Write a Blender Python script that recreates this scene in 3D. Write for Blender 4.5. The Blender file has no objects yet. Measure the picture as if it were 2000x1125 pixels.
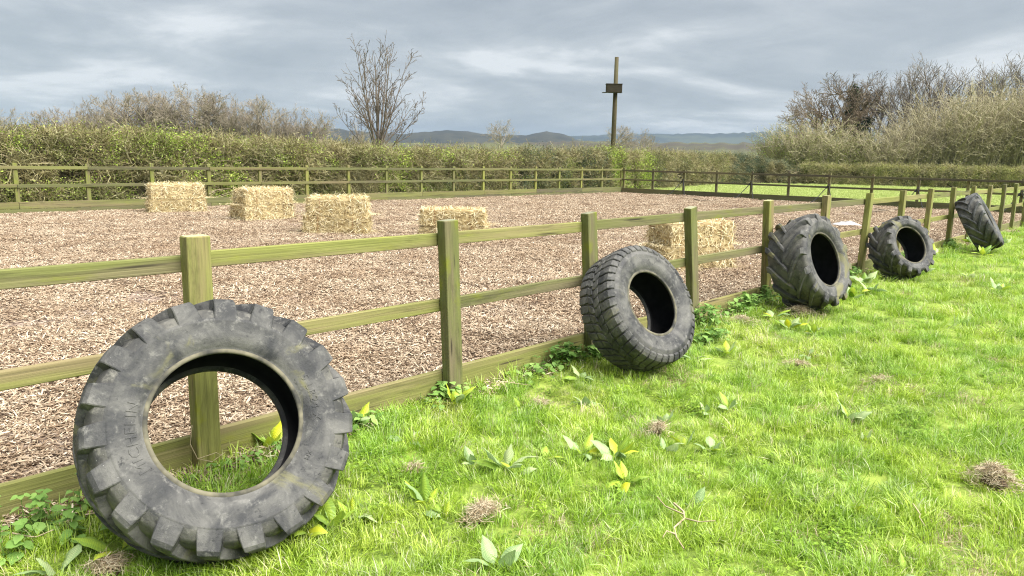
import bpy, bmesh, math, random
import numpy as np
from mathutils import Matrix, Vector, Euler

# ------------------------------------------------------------------ camera, sky, sun, exposure
scn = bpy.context.scene
RAD = math.radians
CAM = np.array([-1.635, -3.827, 1.741])
YAW, PIT, ROL = 0.826, 0.173, 0.019

def cam_axes(a, b, c):
    F = np.array([math.sin(a) * math.cos(b), math.cos(a) * math.cos(b), -math.sin(b)])
    R = np.array([math.cos(a), -math.sin(a), 0.0])
    U = np.cross(R, F)
    return math.cos(c) * R + math.sin(c) * U, -math.sin(c) * R + math.cos(c) * U, F

cR, cU, cF = cam_axes(YAW, PIT, ROL)
cam = bpy.data.objects.new('camera', bpy.data.cameras.new('camera'))
scn.collection.objects.link(cam)
cam.data.sensor_width = 36
cam.data.lens = 26.0
cam.data.clip_start = 0.05
cam.data.clip_end = 30000
cam.matrix_world = Matrix(((cR[0], cU[0], -cF[0], CAM[0]), (cR[1], cU[1], -cF[1], CAM[1]),
                           (cR[2], cU[2], -cF[2], CAM[2]), (0, 0, 0, 1)))
scn.camera = cam

SUN_EL, SUN_AZ = 56.0, 168.0          # azimuth of the sun, degrees from +Y towards +X
world = bpy.data.worlds.new('World')
scn.world = world
world.use_nodes = True
wn, wl = world.node_tree.nodes, world.node_tree.links
wn.clear()

def nd(nodes, kind, **kw):
    n = nodes.new(kind)
    for k, v in kw.items():
        if k.startswith('_'):
            setattr(n, k[1:], v)
        else:
            n.inputs[k.replace('__', ' ')].default_value = v
    return n

def ramp(nodes, stops, interp='LINEAR'):
    r = nodes.new('ShaderNodeValToRGB')
    r.color_ramp.interpolation = interp
    el = r.color_ramp.elements
    while len(el) < len(stops):
        el.new(0.5)
    for e, (p, c) in zip(el, stops):
        e.position = p
        e.color = (c[0], c[1], c[2], 1)
    return r

def build_world():
    sky = nd(wn, 'ShaderNodeTexSky', _sky_type='NISHITA', _sun_disc=False, _sun_elevation=RAD(SUN_EL),
             _sun_rotation=RAD(SUN_AZ), _altitude=100, _dust_density=2.0)
    tc = nd(wn, 'ShaderNodeTexCoord')
    sep = nd(wn, 'ShaderNodeSeparateXYZ')
    wl.new(tc.outputs['Generated'], sep.inputs[0])
    up = nd(wn, 'ShaderNodeMath', _operation='MAXIMUM'); up.inputs[1].default_value = 0.0
    wl.new(sep.outputs['Z'], up.inputs[0])
    ad = nd(wn, 'ShaderNodeMath', _operation='ADD'); ad.inputs[1].default_value = 0.13
    wl.new(up.outputs[0], ad.inputs[0])
    cb = nd(wn, 'ShaderNodeCombineXYZ')
    for k, o in ((0, 'X'), (1, 'Y')):
        dv = nd(wn, 'ShaderNodeMath', _operation='DIVIDE')
        wl.new(sep.outputs[o], dv.inputs[0]); wl.new(ad.outputs[0], dv.inputs[1])
        wl.new(dv.outputs[0], cb.inputs[k])
    # broad cloud masses seen on a flat deck, plus finer wisps
    n1 = nd(wn, 'ShaderNodeTexNoise', Scale=0.75, Detail=6.0, Roughness=0.55, Distortion=0.6)
    n2 = nd(wn, 'ShaderNodeTexNoise', Scale=2.4, Detail=7.0, Roughness=0.6, Distortion=0.4)
    mp = nd(wn, 'ShaderNodeMapping'); mp.inputs['Location'].default_value = (3.3, 1.2, 0.0)
    wl.new(cb.outputs[0], mp.inputs[0])
    wl.new(mp.outputs[0], n1.inputs['Vector']); wl.new(mp.outputs[0], n2.inputs['Vector'])
    mx = nd(wn, 'ShaderNodeMath', _operation='MULTIPLY_ADD'); mx.inputs[1].default_value = 0.30
    wl.new(n2.outputs[0], mx.inputs[0]); 
    m1 = nd(wn, 'ShaderNodeMath', _operation='MULTIPLY'); m1.inputs[1].default_value = 0.90
    wl.new(n1.outputs[0], m1.inputs[0]); wl.new(m1.outputs[0], mx.inputs[2])
    cr = ramp(wn, [(0.42, (0.56, 0.605, 0.65)), (0.54, (0.67, 0.715, 0.755)), (0.63, (0.81, 0.85, 0.88)), (0.73, (1.14, 1.165, 1.18))])
    wl.new(mx.outputs[0], cr.inputs[0])
    mix = nd(wn, 'ShaderNodeMix', _data_type='RGBA')
    mix.inputs[0].default_value = 0.97
    wl.new(sky.outputs[0], mix.inputs[6]); wl.new(cr.outputs[0], mix.inputs[7])
    bg = nd(wn, 'ShaderNodeBackground', Strength=0.087)
    wl.new(mix.outputs[2], bg.inputs[0])
    out = nd(wn, 'ShaderNodeOutputWorld')
    wl.new(bg.outputs[0], out.inputs[0])
build_world()

sun = bpy.data.objects.new('sun', bpy.data.lights.new('sun', 'SUN'))
scn.collection.objects.link(sun)
sun.data.energy = 1.5
sun.data.angle = RAD(62)
sun.data.color = (1.0, 0.97, 0.92)
sd = Vector((math.sin(RAD(SUN_AZ)) * math.cos(RAD(SUN_EL)), math.cos(RAD(SUN_AZ)) * math.cos(RAD(SUN_EL)), math.sin(RAD(SUN_EL))))
sun.rotation_euler = sd.to_track_quat('Z', 'Y').to_euler()
sun.location = (0, 0, 40)

scn.view_settings.view_transform = 'Standard'
scn.view_settings.look = 'None'
scn.view_settings.exposure = 3.0
scn.view_settings.gamma = 1.0
scn.render.engine = 'CYCLES'
scn.cycles.use_denoising = True
scn.cycles.denoising_prefilter = 'NONE'
scn.cycles.filter_width = 1.15
scn.cycles.max_bounces = 6
scn.cycles.diffuse_bounces = 3
scn.cycles.glossy_bounces = 2
scn.cycles.transmission_bounces = 3
scn.cycles.volume_bounces = 1
scn.cycles.transparent_max_bounces = 6
scn.cycles.caustics_reflective = False
scn.cycles.caustics_refractive = False

# ------------------------------------------------------------------ helpers
COL = scn.collection
SRC = {}

def link(o, parent=None, mat4=None):
    COL.objects.link(o)
    if parent is not None:
        o.parent = parent
    if mat4 is not None:
        o.matrix_basis = mat4
    return o

def tag(o, label=None, cat=None, group=None, kind=None):
    if label: o['label'] = label
    if cat: o['category'] = cat
    if group: o['group'] = group
    if kind: o['kind'] = kind
    return o

def thing(name, loc, label, cat, group=None, rz=0.0):
    o = bpy.data.objects.new(name, None)
    o.empty_display_size = 0.2
    COL.objects.link(o)
    o.location = loc
    o.rotation_euler = (0, 0, rz)
    return tag(o, label, cat, group)

def mesh_np(name, V, quads=None, tris=None, mat=None, smooth=False, attr=None, attr_dom='FACE'):
    """mesh from numpy arrays; attr = {name: float array per face}"""
    me = bpy.data.meshes.new(name)
    V = np.asarray(V, dtype=np.float32).reshape(-1, 3)
    q = np.zeros((0, 4), np.int32) if quads is None else np.asarray(quads, np.int32).reshape(-1, 4)
    t = np.zeros((0, 3), np.int32) if tris is None else np.asarray(tris, np.int32).reshape(-1, 3)
    nl = q.size + t.size
    me.vertices.add(len(V)); me.loops.add(nl); me.polygons.add(len(q) + len(t))
    me.vertices.foreach_set('co', V.ravel())
    me.loops.foreach_set('vertex_index', np.concatenate([q.ravel(), t.ravel()]))
    st = np.concatenate([np.arange(len(q)) * 4, len(q) * 4 + np.arange(len(t)) * 3]).astype(np.int32)
    me.polygons.foreach_set('loop_start', st)
    me.update(calc_edges=True)
    if smooth:
        me.polygons.foreach_set('use_smooth', np.ones(len(q) + len(t), dtype=bool))
    if attr:
        for k, a in attr.items():
            at = me.attributes.new(k, 'FLOAT', attr_dom)
            at.data.foreach_set('value', np.asarray(a, np.float32))
    if mat: me.materials.append(mat)
    return me

def obj(name, me, parent=None, mat4=None):
    return link(bpy.data.objects.new(name, me), parent, mat4)

def bm_mesh(name, bm, mat=None, smooth=False):
    me = bpy.data.meshes.new(name)
    bm.to_mesh(me); bm.free()
    if smooth:
        for p in me.polygons: p.use_smooth = True
    if mat: me.materials.append(mat)
    return me

def box_mesh(name, sx, sy, sz, mat, bevel=0.004, cuts=0, rough=0.0, seed=0):
    """box with x centred? no: from 0..sx along x, centred on y, 0..sz in z; bevelled, its long axis cut and slightly uneven"""
    bm = bmesh.new()
    bmesh.ops.create_cube(bm, size=1)
    for v in bm.verts:
        v.co = Vector(((v.co.x + .5) * sx, v.co.y * sy, (v.co.z + .5) * sz))
    if cuts:
        L = max(sx, sy, sz)
        ax = (sx, sy, sz).index(L)
        es = [e for e in bm.edges if abs((e.verts[0].co - e.verts[1].co)[ax]) > L * .9]
        bmesh.ops.subdivide_edges(bm, edges=es, cuts=cuts)
    if rough:
        r = random.Random(seed)
        for v in bm.verts:
            v.co += Vector((r.uniform(-1, 1), r.uniform(-1, 1), r.uniform(-1, 1))) * rough
    if bevel:
        sharp = [e for e in bm.edges if len(e.link_faces) == 2 and e.calc_face_angle() > 0.6]
        bmesh.ops.bevel(bm, geom=sharp, offset=bevel, segments=1, affect='EDGES', profile=.5)
    return bm_mesh(name, bm, mat)

def tubes(polys, sides=4):
    """list of (pts[N,3], radii[N]) -> V, quads; grouped by N so that it is vectorised"""
    groups = {}
    for p, r in polys:
        groups.setdefault(len(p), []).append((p, r))
    Vs, Qs, off = [], [], 0
    for N, L in groups.items():
        P = np.array([p for p, _ in L], float); R = np.array([r for _, r in L], float)
        T = np.gradient(P, axis=1)
        T /= np.linalg.norm(T, axis=2, keepdims=True) + 1e-12
        ref = np.where(np.abs(T[..., 2:3]) > .9, np.array([1., 0, 0]), np.array([0, 0, 1.]))
        A = np.cross(T, ref); A /= np.linalg.norm(A, axis=2, keepdims=True) + 1e-12
        B = np.cross(T, A)
        th = np.arange(sides) * 2 * np.pi / sides
        ring = (P[:, :, None, :] + R[:, :, None, None] * (np.cos(th)[None, None, :, None] * A[:, :, None, :] + np.sin(th)[None, None, :, None] * B[:, :, None, :]))
        b = np.arange(len(L))[:, None, None] * N * sides; i = np.arange(N - 1)[None, :, None] * sides
        k = np.arange(sides)[None, None, :]; k2 = (k + 1) % sides
        q = np.stack([b + i + k, b + i + k2, b + i + sides + k2, b + i + sides + k], -1).reshape(-1, 4) + off
        Vs.append(ring.reshape(-1, 3)); Qs.append(q); off += len(L) * N * sides
    return np.concatenate(Vs), np.concatenate(Qs)

def join_parts(parts):
    """[(V, quads)] -> V, quads"""
    Vs, Qs, o = [], [], 0
    for V, q in parts:
        Vs.append(V); Qs.append(np.asarray(q) + o); o += len(V)
    return np.concatenate(Vs), np.concatenate(Qs)

def vnoise(x, y, seed=0):
    """cheap smooth value noise in numpy"""
    x = np.asarray(x, float); y = np.asarray(y, float)
    xi, yi = np.floor(x).astype(np.int64), np.floor(y).astype(np.int64)
    fx, fy = x - xi, y - yi
    fx, fy = fx * fx * (3 - 2 * fx), fy * fy * (3 - 2 * fy)
    def h(a, b):
        n = (a * 374761393 + b * 668265263 + seed * 1442695041) & 0x7fffffff
        n = ((n ^ (n >> 13)) * 1274126177) & 0x7fffffff
        return ((n ^ (n >> 16)) & 0xffff) / 65535.0
    return (h(xi, yi) * (1 - fx) + h(xi + 1, yi) * fx) * (1 - fy) + (h(xi, yi + 1) * (1 - fx) + h(xi + 1, yi + 1) * fx) * fy

def gz(x, y):
    """height of the grass field"""
    x = np.asarray(x, float); y = np.asarray(y, float)
    t = np.clip(-y / 1.1, 0, 1); t = t * t * (3 - 2 * t)
    near = np.exp(-(np.maximum(0, x - 2) / 7.0) ** 2)
    z = -(0.035 + 0.05 * near) * t
    return z + np.where(y < 0.3, (vnoise(x * 1.6, y * 1.6, 3) - .5) * 0.05 + (vnoise(x * 5, y * 5, 5) - .5) * .018, 0) * np.clip(-y * 2 + .3, 0, 1)

# ------------------------------------------------------------------ materials
def mat_new(name):
    m = bpy.data.materials.new(name)
    m.use_nodes = True
    n = m.node_tree.nodes; n.clear()
    return m, n, m.node_tree.links

def finish(m, n, l, col, rough=0.8, bump=None, bump_d=0.01, bump_s=0.6, transl=0.0, tcol=None, spec=0.3):
    b = nd(n, 'ShaderNodeBsdfPrincipled')
    b.inputs['Specular IOR Level'].default_value = spec
    if hasattr(rough, 'is_linked') or not isinstance(rough, (int, float)):
        l.new(rough, b.inputs['Roughness'])
    else:
        b.inputs['Roughness'].default_value = rough
    if isinstance(col, (tuple, list)):
        b.inputs['Base Color'].default_value = (*col, 1)
    else:
        l.new(col, b.inputs['Base Color'])
    if bump is not None:
        bp = nd(n, 'ShaderNodeBump', Strength=bump_s, Distance=bump_d)
        l.new(bump, bp.inputs['Height'])
        l.new(bp.outputs[0], b.inputs['Normal'])
    o = nd(n, 'ShaderNodeOutputMaterial')
    if transl:
        t = nd(n, 'ShaderNodeBsdfTranslucent')
        if isinstance(col, (tuple, list)): t.inputs[0].default_value = (*col, 1)
        else: l.new(tcol or col, t.inputs[0])
        mx = nd(n, 'ShaderNodeMixShader'); mx.inputs[0].default_value = transl
        l.new(b.outputs[0], mx.inputs[1]); l.new(t.outputs[0], mx.inputs[2])
        l.new(mx.outputs[0], o.inputs[0])
    else:
        l.new(b.outputs[0], o.inputs[0])
    return m

def mixc(n, l, fac, a, b, mode='MIX'):
    x = nd(n, 'ShaderNodeMix', _data_type='RGBA', _blend_type=mode)
    for sock, v in ((0, fac), (6, a), (7, b)):
        if isinstance(v, (int, float)): x.inputs[sock].default_value = v
        elif isinstance(v, (tuple, list)): x.inputs[sock].default_value = (*v, 1)
        else: l.new(v, x.inputs[sock])
    return x.outputs[2]

def noise(n, l, vec, scale, detail=3.0, rough=0.55, dist=0.0):
    t = nd(n, 'ShaderNodeTexNoise', Scale=scale, Detail=detail, Roughness=rough, Distortion=dist)
    if vec is not None: l.new(vec, t.inputs['Vector'])
    return t.outputs[0]

def stretch(n, l, vec, s, loc_rand=False):
    mp = nd(n, 'ShaderNodeMapping'); mp.inputs['Scale'].default_value = s
    l.new(vec, mp.inputs[0])
    if loc_rand:
        oi = nd(n, 'ShaderNodeObjectInfo')
        ml = nd(n, 'ShaderNodeMath', _operation='MULTIPLY'); ml.inputs[1].default_value = 37.0
        l.new(oi.outputs['Random'], ml.inputs[0]); l.new(ml.outputs[0], mp.inputs['Location'])
    return mp.outputs[0]

def smooth_mask(n, l, v, lo, hi):
    r = nd(n, 'ShaderNodeMapRange', _interpolation_type='SMOOTHSTEP')
    r.inputs[1].default_value = lo; r.inputs[2].default_value = hi
    l.new(v, r.inputs[0])
    return r.outputs[0]

def wood_mat(name, axis, green, brown, moss, moss_amt=0.5):
    m, n, l = mat_new(name)
    tc = nd(n, 'ShaderNodeTexCoord').outputs['Object']
    s = {'x': (4.5, 85, 85), 'z': (85, 85, 4.5)}[axis]
    g = noise(n, l, stretch(n, l, tc, s, True), 1.0, 5, .6, .4)
    s2 = {'x': (.9, 5, 5), 'z': (5, 5, .9)}[axis]
    big = noise(n, l, stretch(n, l, tc, s2, True), 1.6, 4, .6)
    grain = ramp(n, [(0.25, tuple(c * .55 for c in brown)), (0.45, brown), (0.75, tuple(min(1, c * 1.35) for c in brown))])
    l.new(g, grain.inputs[0])
    alg = ramp(n, [(0.2, tuple(c * .6 for c in green)), (0.5, green), (0.8, tuple(c * 1.25 for c in green))])
    l.new(g, alg.inputs[0])
    c = mixc(n, l, smooth_mask(n, l, big, .32, .6), grain.outputs[0], alg.outputs[0])
    bl = noise(n, l, stretch(n, l, tc, (7, 7, 7), True), 1.0, 5, .65)
    c = mixc(n, l, smooth_mask(n, l, bl, .62 - .12 * moss_amt, .78), c, moss)
    # knots and dark checks
    kn = nd(n, 'ShaderNodeTexVoronoi', Scale=1.0)
    l.new(stretch(n, l, tc, {'x': (2.5, 14, 14), 'z': (14, 14, 2.5)}[axis], True), kn.inputs['Vector'])
    c = mixc(n, l, smooth_mask(n, l, kn.outputs[0], .16, .05), c, tuple(x * .3 for x in brown))
    stn = noise(n, l, stretch(n, l, tc, {'x': (3, 9, 9), 'z': (9, 9, 3)}[axis], True), 1.0, 6, .7, .6)
    c = mixc(n, l, smooth_mask(n, l, stn, .50, .72), c, (.56, .55, .58), 'MULTIPLY')
    rn = nd(n, 'ShaderNodeObjectInfo').outputs['Random']
    tone = ramp(n, [(0, (.64, .66, .68)), (.35, (.85, .88, .80)), (.7, (.96, .94, .78)), (1, (1.08, 1.10, .92))]); l.new(rn, tone.inputs[0])
    c = mixc(n, l, 1.0, c, tone.outputs[0], 'MULTIPLY')
    return finish(m, n, l, c, .85, g, .004, .8)

def attr_mat(name, stops, rough=.8, transl=0.0, attr='v', pos_scale=None, pos_cols=None, inst=0.25, spec=.25, pos_lo=.35, pos_hi=.65, pos2=None):
    """colour from a per-face random value, shifted by a per-instance random and by a world-space noise"""
    m, n, l = mat_new(name)
    at = nd(n, 'ShaderNodeAttribute', _attribute_name=attr)
    v = at.outputs['Fac']
    if inst:
        oi = nd(n, 'ShaderNodeObjectInfo')
        a = nd(n, 'ShaderNodeMath', _operation='MULTIPLY_ADD'); a.inputs[1].default_value = inst
        l.new(oi.outputs['Random'], a.inputs[0]); l.new(v, a.inputs[2])
        s = nd(n, 'ShaderNodeMath', _operation='SUBTRACT'); s.inputs[1].default_value = inst / 2
        l.new(a.outputs[0], s.inputs[0]); v = s.outputs[0]
    r = ramp(n, stops); l.new(v, r.inputs[0])
    c = r.outputs[0]
    if pos_scale:
        pos = nd(n, 'ShaderNodeNewGeometry').outputs['Position']
        k = noise(n, l, pos, pos_scale, 3, .6)
        c = mixc(n, l, smooth_mask(n, l, k, pos_lo, pos_hi), c, pos_cols, 'MULTIPLY')
        if pos2:
            for sc_, lo_, hi_, col_ in pos2:
                k = noise(n, l, pos, sc_, 4, .65, .5)
                c = mixc(n, l, smooth_mask(n, l, k, lo_, hi_), c, col_, 'MULTIPLY')
    return finish(m, n, l, c, rough, transl=transl, spec=spec)

M = {}
M['wood_x'] = wood_mat('weathered_rail_wood', 'x', (.185, .19, .062), (.20, .165, .095), (.22, .235, .03), .45)
M['wood_z'] = wood_mat('weathered_post_wood', 'z', (.20, .205, .068), (.205, .165, .095), (.235, .25, .03), .6)
M['wood_dark_x'] = wood_mat('darker_rail_wood', 'x', (.115, .11, .055), (.11, .09, .06), (.12, .13, .04), .2)
M['wood_dark_z'] = wood_mat('darker_post_wood', 'z', (.15, .145, .06), (.12, .095, .06), (.17, .18, .04), .4)
M['wood_far_x'] = wood_mat('far_rail_wood', 'x', (.15, .155, .06), (.15, .125, .075), (.17, .19, .035), .35)
M['wood_far_z'] = wood_mat('far_post_wood', 'z', (.21, .22, .065), (.17, .14, .08), (.24, .27, .035), .9)
M['pole_wood'] = wood_mat('pole_wood', 'z', (.065, .058, .03), (.06, .045, .028), (.07, .065, .028), .2)
M['box_wood'] = wood_mat('nest_box_wood', 'x', (.038, .03, .018), (.03, .023, .015), (.045, .04, .018), .1)

M['end_grain'] = wood_mat('pale_end_grain', 'x', (.40, .40, .24), (.36, .33, .22), (.30, .31, .10), .1)  # weathered end grain, colour lifted further for light falling on the post tops
def rubber(name, moss_amt, dust=(.112, .109, .10), base=(.024, .025, .027)):
    m, n, l = mat_new(name)
    tc = nd(n, 'ShaderNodeTexCoord').outputs['Object']
    oi = nd(n, 'ShaderNodeNewGeometry').outputs['Position']
    a = noise(n, l, oi, 5.0, 6, .65, .6)
    b = noise(n, l, oi, 19.0, 5, .7, .2)
    fine = noise(n, l, oi, 90.0, 4, .7)
    c = mixc(n, l, smooth_mask(n, l, a, .34, .70), base, dust)
    c = mixc(n, l, smooth_mask(n, l, b, .52, .74), c, tuple(x * 1.25 for x in dust))
    c = mixc(n, l, smooth_mask(n, l, b, .42, .28), c, tuple(x * .6 for x in base))
    mo = noise(n, l, oi, 3.1, 5, .6, .8)
    c = mixc(n, l, smooth_mask(n, l, mo, .74 - moss_amt, .86 - moss_amt), c, (.135, .128, .062))
    # pale scratches
    sc = nd(n, 'ShaderNodeTexNoise', Scale=1.0, Detail=2.0, Roughness=.5)
    l.new(stretch(n, l, oi, (160, 28, 60)), sc.inputs['Vector'])
    c = mixc(n, l, smooth_mask(n, l, sc.outputs[0], .74, .80), c, (.24, .235, .22))
    h = nd(n, 'ShaderNodeMath', _operation='ADD'); l.new(fine, h.inputs[0]); l.new(b, h.inputs[1])
    return finish(m, n, l, c, .68, h.outputs[0], .004, .55, spec=.35)
M['rubber'] = rubber('worn_tyre_rubber', .145)
M['khaki'] = rubber('dusty_tread_valley', .12, (.13, .125, .108), (.040, .040, .039))
M['rubber_mossy'] = rubber('mossy_tyre_rubber', .22)
M['rubber_dark'] = rubber('dark_tyre_rubber', .02, (.085, .087, .085), (.03, .032, .034))

def bark(name, a, b, scale=6):
    m, n, l = mat_new(name)
    pos = nd(n, 'ShaderNodeNewGeometry').outputs['Position']
    k = noise(n, l, pos, scale, 3, .6)
    return finish(m, n, l, mixc(n, l, smooth_mask(n, l, k, .3, .7), a, b), .9)
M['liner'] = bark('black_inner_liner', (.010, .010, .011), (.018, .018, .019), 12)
M['bead'] = bark('dusty_bead', (.035, .035, .032), (.17, .155, .105), 9)
M['straw'] = attr_mat('straw', [(0.0, (.19, .125, .055)), (.3, (.44, .34, .165)), (.65, (.64, .54, .31)), (1.0, (.80, .73, .52))], .75, .15, inst=.0, spec=.3)
M['chips'] = attr_mat('wood_chips', [(0.0, (.07, .046, .032)), (.22, (.195, .135, .088)), (.5, (.38, .292, .20)), (.75, (.545, .445, .32)), (1.0, (.71, .62, .485))],
                      .85, 0, pos_scale=1.1, pos_cols=(.80, .75, .71), inst=.12, pos2=[(.33, .52, .72, (.78, .72, .68)), (3.2, .60, .74, (.70, .64, .60))])
M['grass'] = attr_mat('grass_blades', [(0.0, (.14, .23, .018)), (.35, (.32, .47, .036)), (.65, (.50, .64, .08)), (.85, (.62, .73, .22)), (.95, (.70, .76, .40)), (1.0, (.70, .62, .37))],
                      .5, .35, pos_scale=1.4, pos_cols=(.66, .80, .74), inst=.4, spec=.45, pos2=[(.55, .5, .72, (1.12, 1.0, 1.5)), (4.5, .56, .72, (.58, .68, .58)), (.9, .60, .76, (1.12, .86, 2.0))])
M['dead_grass'] = attr_mat('dead_grass', [(0.0, (.17, .11, .065)), (.4, (.40, .31, .19)), (1.0, (.64, .57, .42))], .8, .2, inst=0)
def spotted_leaf(name, stops):
    m, n, l = mat_new(name)
    v = nd(n, 'ShaderNodeAttribute', _attribute_name='v').outputs['Fac']
    a = nd(n, 'ShaderNodeMath', _operation='MULTIPLY_ADD'); a.inputs[1].default_value = .7
    l.new(nd(n, 'ShaderNodeObjectInfo').outputs['Random'], a.inputs[0]); l.new(v, a.inputs[2])
    b = nd(n, 'ShaderNodeMath', _operation='SUBTRACT'); b.inputs[1].default_value = .35; l.new(a.outputs[0], b.inputs[0])
    r = ramp(n, stops); l.new(b.outputs[0], r.inputs[0])
    tc = nd(n, 'ShaderNodeTexCoord').outputs['Object']
    vn = nd(n, 'ShaderNodeTexWave', Scale=55.0, Distortion=2.5, Detail=2.0); l.new(stretch(n, l, tc, (1, .35, 1)), vn.inputs['Vector'])
    c = mixc(n, l, smooth_mask(n, l, vn.outputs[1], .55, 1.0), r.outputs[0], (1.25, 1.18, 1.1), 'MULTIPLY')
    sp = noise(n, l, stretch(n, l, tc, (60, 60, 60), True), 1.0, 4, .7)
    c = mixc(n, l, smooth_mask(n, l, sp, .62, .72), c, (.20, .13, .05))
    return finish(m, n, l, c, .45, vn.outputs[1], .002, .5, .3, spec=.45)
M['dock'] = spotted_leaf('dock_leaf', [(0.0, (.15, .27, .04)), (.45, (.28, .42, .05)), (.8, (.44, .54, .05)), (1.0, (.58, .60, .03))])
M['dock_pale'] = spotted_leaf('pale_dock_leaf', [(0.0, (.18, .29, .11)), (.5, (.30, .42, .19)), (1.0, (.44, .52, .26))])
M['nettle'] = attr_mat('nettle_leaf', [(0.0, (.09, .18, .035)), (.5, (.18, .32, .07)), (1.0, (.28, .43, .11))], .6, .3, inst=.5)

def leafmat(name, cols, inst=.3, transl=.25):
    return attr_mat(name, cols, .6, transl, inst=inst, pos_scale=.9, pos_cols=(.7, .75, .7))
M['hedge_brown'] = leafmat('hedge_brown_twigs', [(0, (.09, .07, .03)), (.4, (.21, .18, .075)), (.8, (.36, .32, .15)), (1, (.50, .45, .27))], .3, 0)
M['hedge_olive'] = leafmat('hedge_olive_leaves', [(0, (.16, .195, .045)), (.5, (.30, .335, .08)), (1, (.44, .47, .16))])
M['hedge_green'] = leafmat('hedge_green_leaves', [(0, (.19, .28, .035)), (.5, (.36, .48, .065)), (1, (.52, .62, .13))])
M['hedge_dark'] = leafmat('hedge_dark_leaves', [(0, (.05, .075, .04)), (.5, (.12, .15, .085)), (1, (.21, .24, .16))])
M['hedge_yellow'] = leafmat('hedge_yellow_leaves', [(0, (.20, .20, .05)), (.5, (.35, .35, .10)), (1, (.50, .48, .20))])
M['ivy'] = leafmat('ivy_leaves', [(0, (.018, .03, .012)), (.6, (.04, .065, .022)), (1, (.08, .11, .04))])
M['seed_red'] = leafmat('russet_seed_clusters', [(0, (.07, .03, .022)), (1, (.16, .075, .055))])
M['catkin'] = leafmat('pale_catkins', [(0, (.28, .235, .13)), (.5, (.40, .35, .21)), (1, (.54, .49, .35))])

M['bark_brown'] = bark('bark_brown', (.14, .105, .07), (.23, .18, .125))
M['bark_twig'] = bark('bark_dark_grey', (.105, .086, .068), (.175, .147, .115))
M['bark_pale'] = bark('bark_pale_tan', (.31, .275, .165), (.46, .41, .275))
M['bark_ash'] = bark('bark_ash_grey', (.14, .12, .098), (.23, .20, .165))
M['bark_grey'] = bark('bark_grey', (.21, .172, .13), (.32, .275, .212))
M['bark_tan'] = bark('bark_tan', (.28, .225, .13), (.43, .36, .235))
M['bark_dark'] = bark('bark_dark', (.11, .085, .06), (.19, .155, .11))
M['bark_green'] = bark('bark_olive', (.13, .115, .055), (.22, .20, .10))
M['rope'] = bark('black_rope_fibre', (.02, .02, .022), (.045, .045, .048), 30)
M['soil'] = bark('dark_soil', (.045, .03, .02), (.09, .06, .04), 25)
M['hedge_core'] = bark('hedge_inner_twigs', (.035, .03, .016), (.085, .075, .036), 9)  # old inner wood, darkened in colour so hedge gaps look like shaded hollows

def ground_mat():
    m, n, l = mat_new('meadow_ground')
    pos = nd(n, 'ShaderNodeNewGeometry').outputs['Position']
    a = noise(n, l, pos, 1.3, 5, .6)
    f = noise(n, l, pos, 38, 4, .7)
    c = mixc(n, l, smooth_mask(n, l, f, .3, .7), (.07, .11, .018), (.19, .27, .035))
    c = mixc(n, l, smooth_mask(n, l, a, .4, .7), c, (.24, .31, .05))
    s = noise(n, l, pos, .55, 4, .6)
    c = mixc(n, l, smooth_mask(n, l, s, .64, .80), c, (.28, .28, .10))
    return finish(m, n, l, c, .9, f, .02, .6)
M['ground'] = ground_mat()

def chip_ground():
    m, n, l = mat_new('wood_chip_bed')
    pos = nd(n, 'ShaderNodeNewGeometry').outputs['Position']
    v = nd(n, 'ShaderNodeTexVoronoi', Scale=26.0, Randomness=1.0)
    l.new(stretch(n, l, pos, (1, 1.6, 1)), v.inputs['Vector'])
    sp = nd(n, 'ShaderNodeSeparateColor'); l.new(v.outputs['Color'], sp.inputs[0])
    r = ramp(n, [(0, (.06, .04, .028)), (.35, (.19, .135, .10)), (.7, (.36, .285, .22)), (1, (.52, .43, .34))])
    l.new(sp.outputs[0], r.inputs[0])
    big = noise(n, l, pos, .8, 5, .65)
    c = mixc(n, l, smooth_mask(n, l, big, .4, .7), r.outputs[0], (.62, .55, .54), 'MULTIPLY')
    return finish(m, n, l, c, .95, v.outputs[0], .03, .8)
M['chip_bed'] = chip_ground()

def hill_mat(name, a, b, scale):
    m, n, l = mat_new(name)
    pos = nd(n, 'ShaderNodeNewGeometry').outputs['Position']
    k = noise(n, l, stretch(n, l, pos, (1, 1, 4)), scale, 6, .65)
    return finish(m, n, l, mixc(n, l, smooth_mask(n, l, k, .42, .58), a, b), .95)
M['hill_near'] = hill_mat('near_hill_fields', (.05, .042, .03), (.085, .09, .035), .008)
M['hill_mid'] = hill_mat('wooded_hill', (.020, .021, .018), (.034, .033, .024), .02)
M['hill_far'] = hill_mat('far_hill_fields', (.022, .026, .022), (.055, .062, .04), .003)

# ------------------------------------------------------------------ scatter by geometry nodes
def source_collection(name, meshes):
    c = bpy.data.collections.new(name)
    for i, me in enumerate(meshes):
        o = bpy.data.objects.new('%s_%02d' % (name, i), me)
        c.objects.link(o)
    return c

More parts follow.
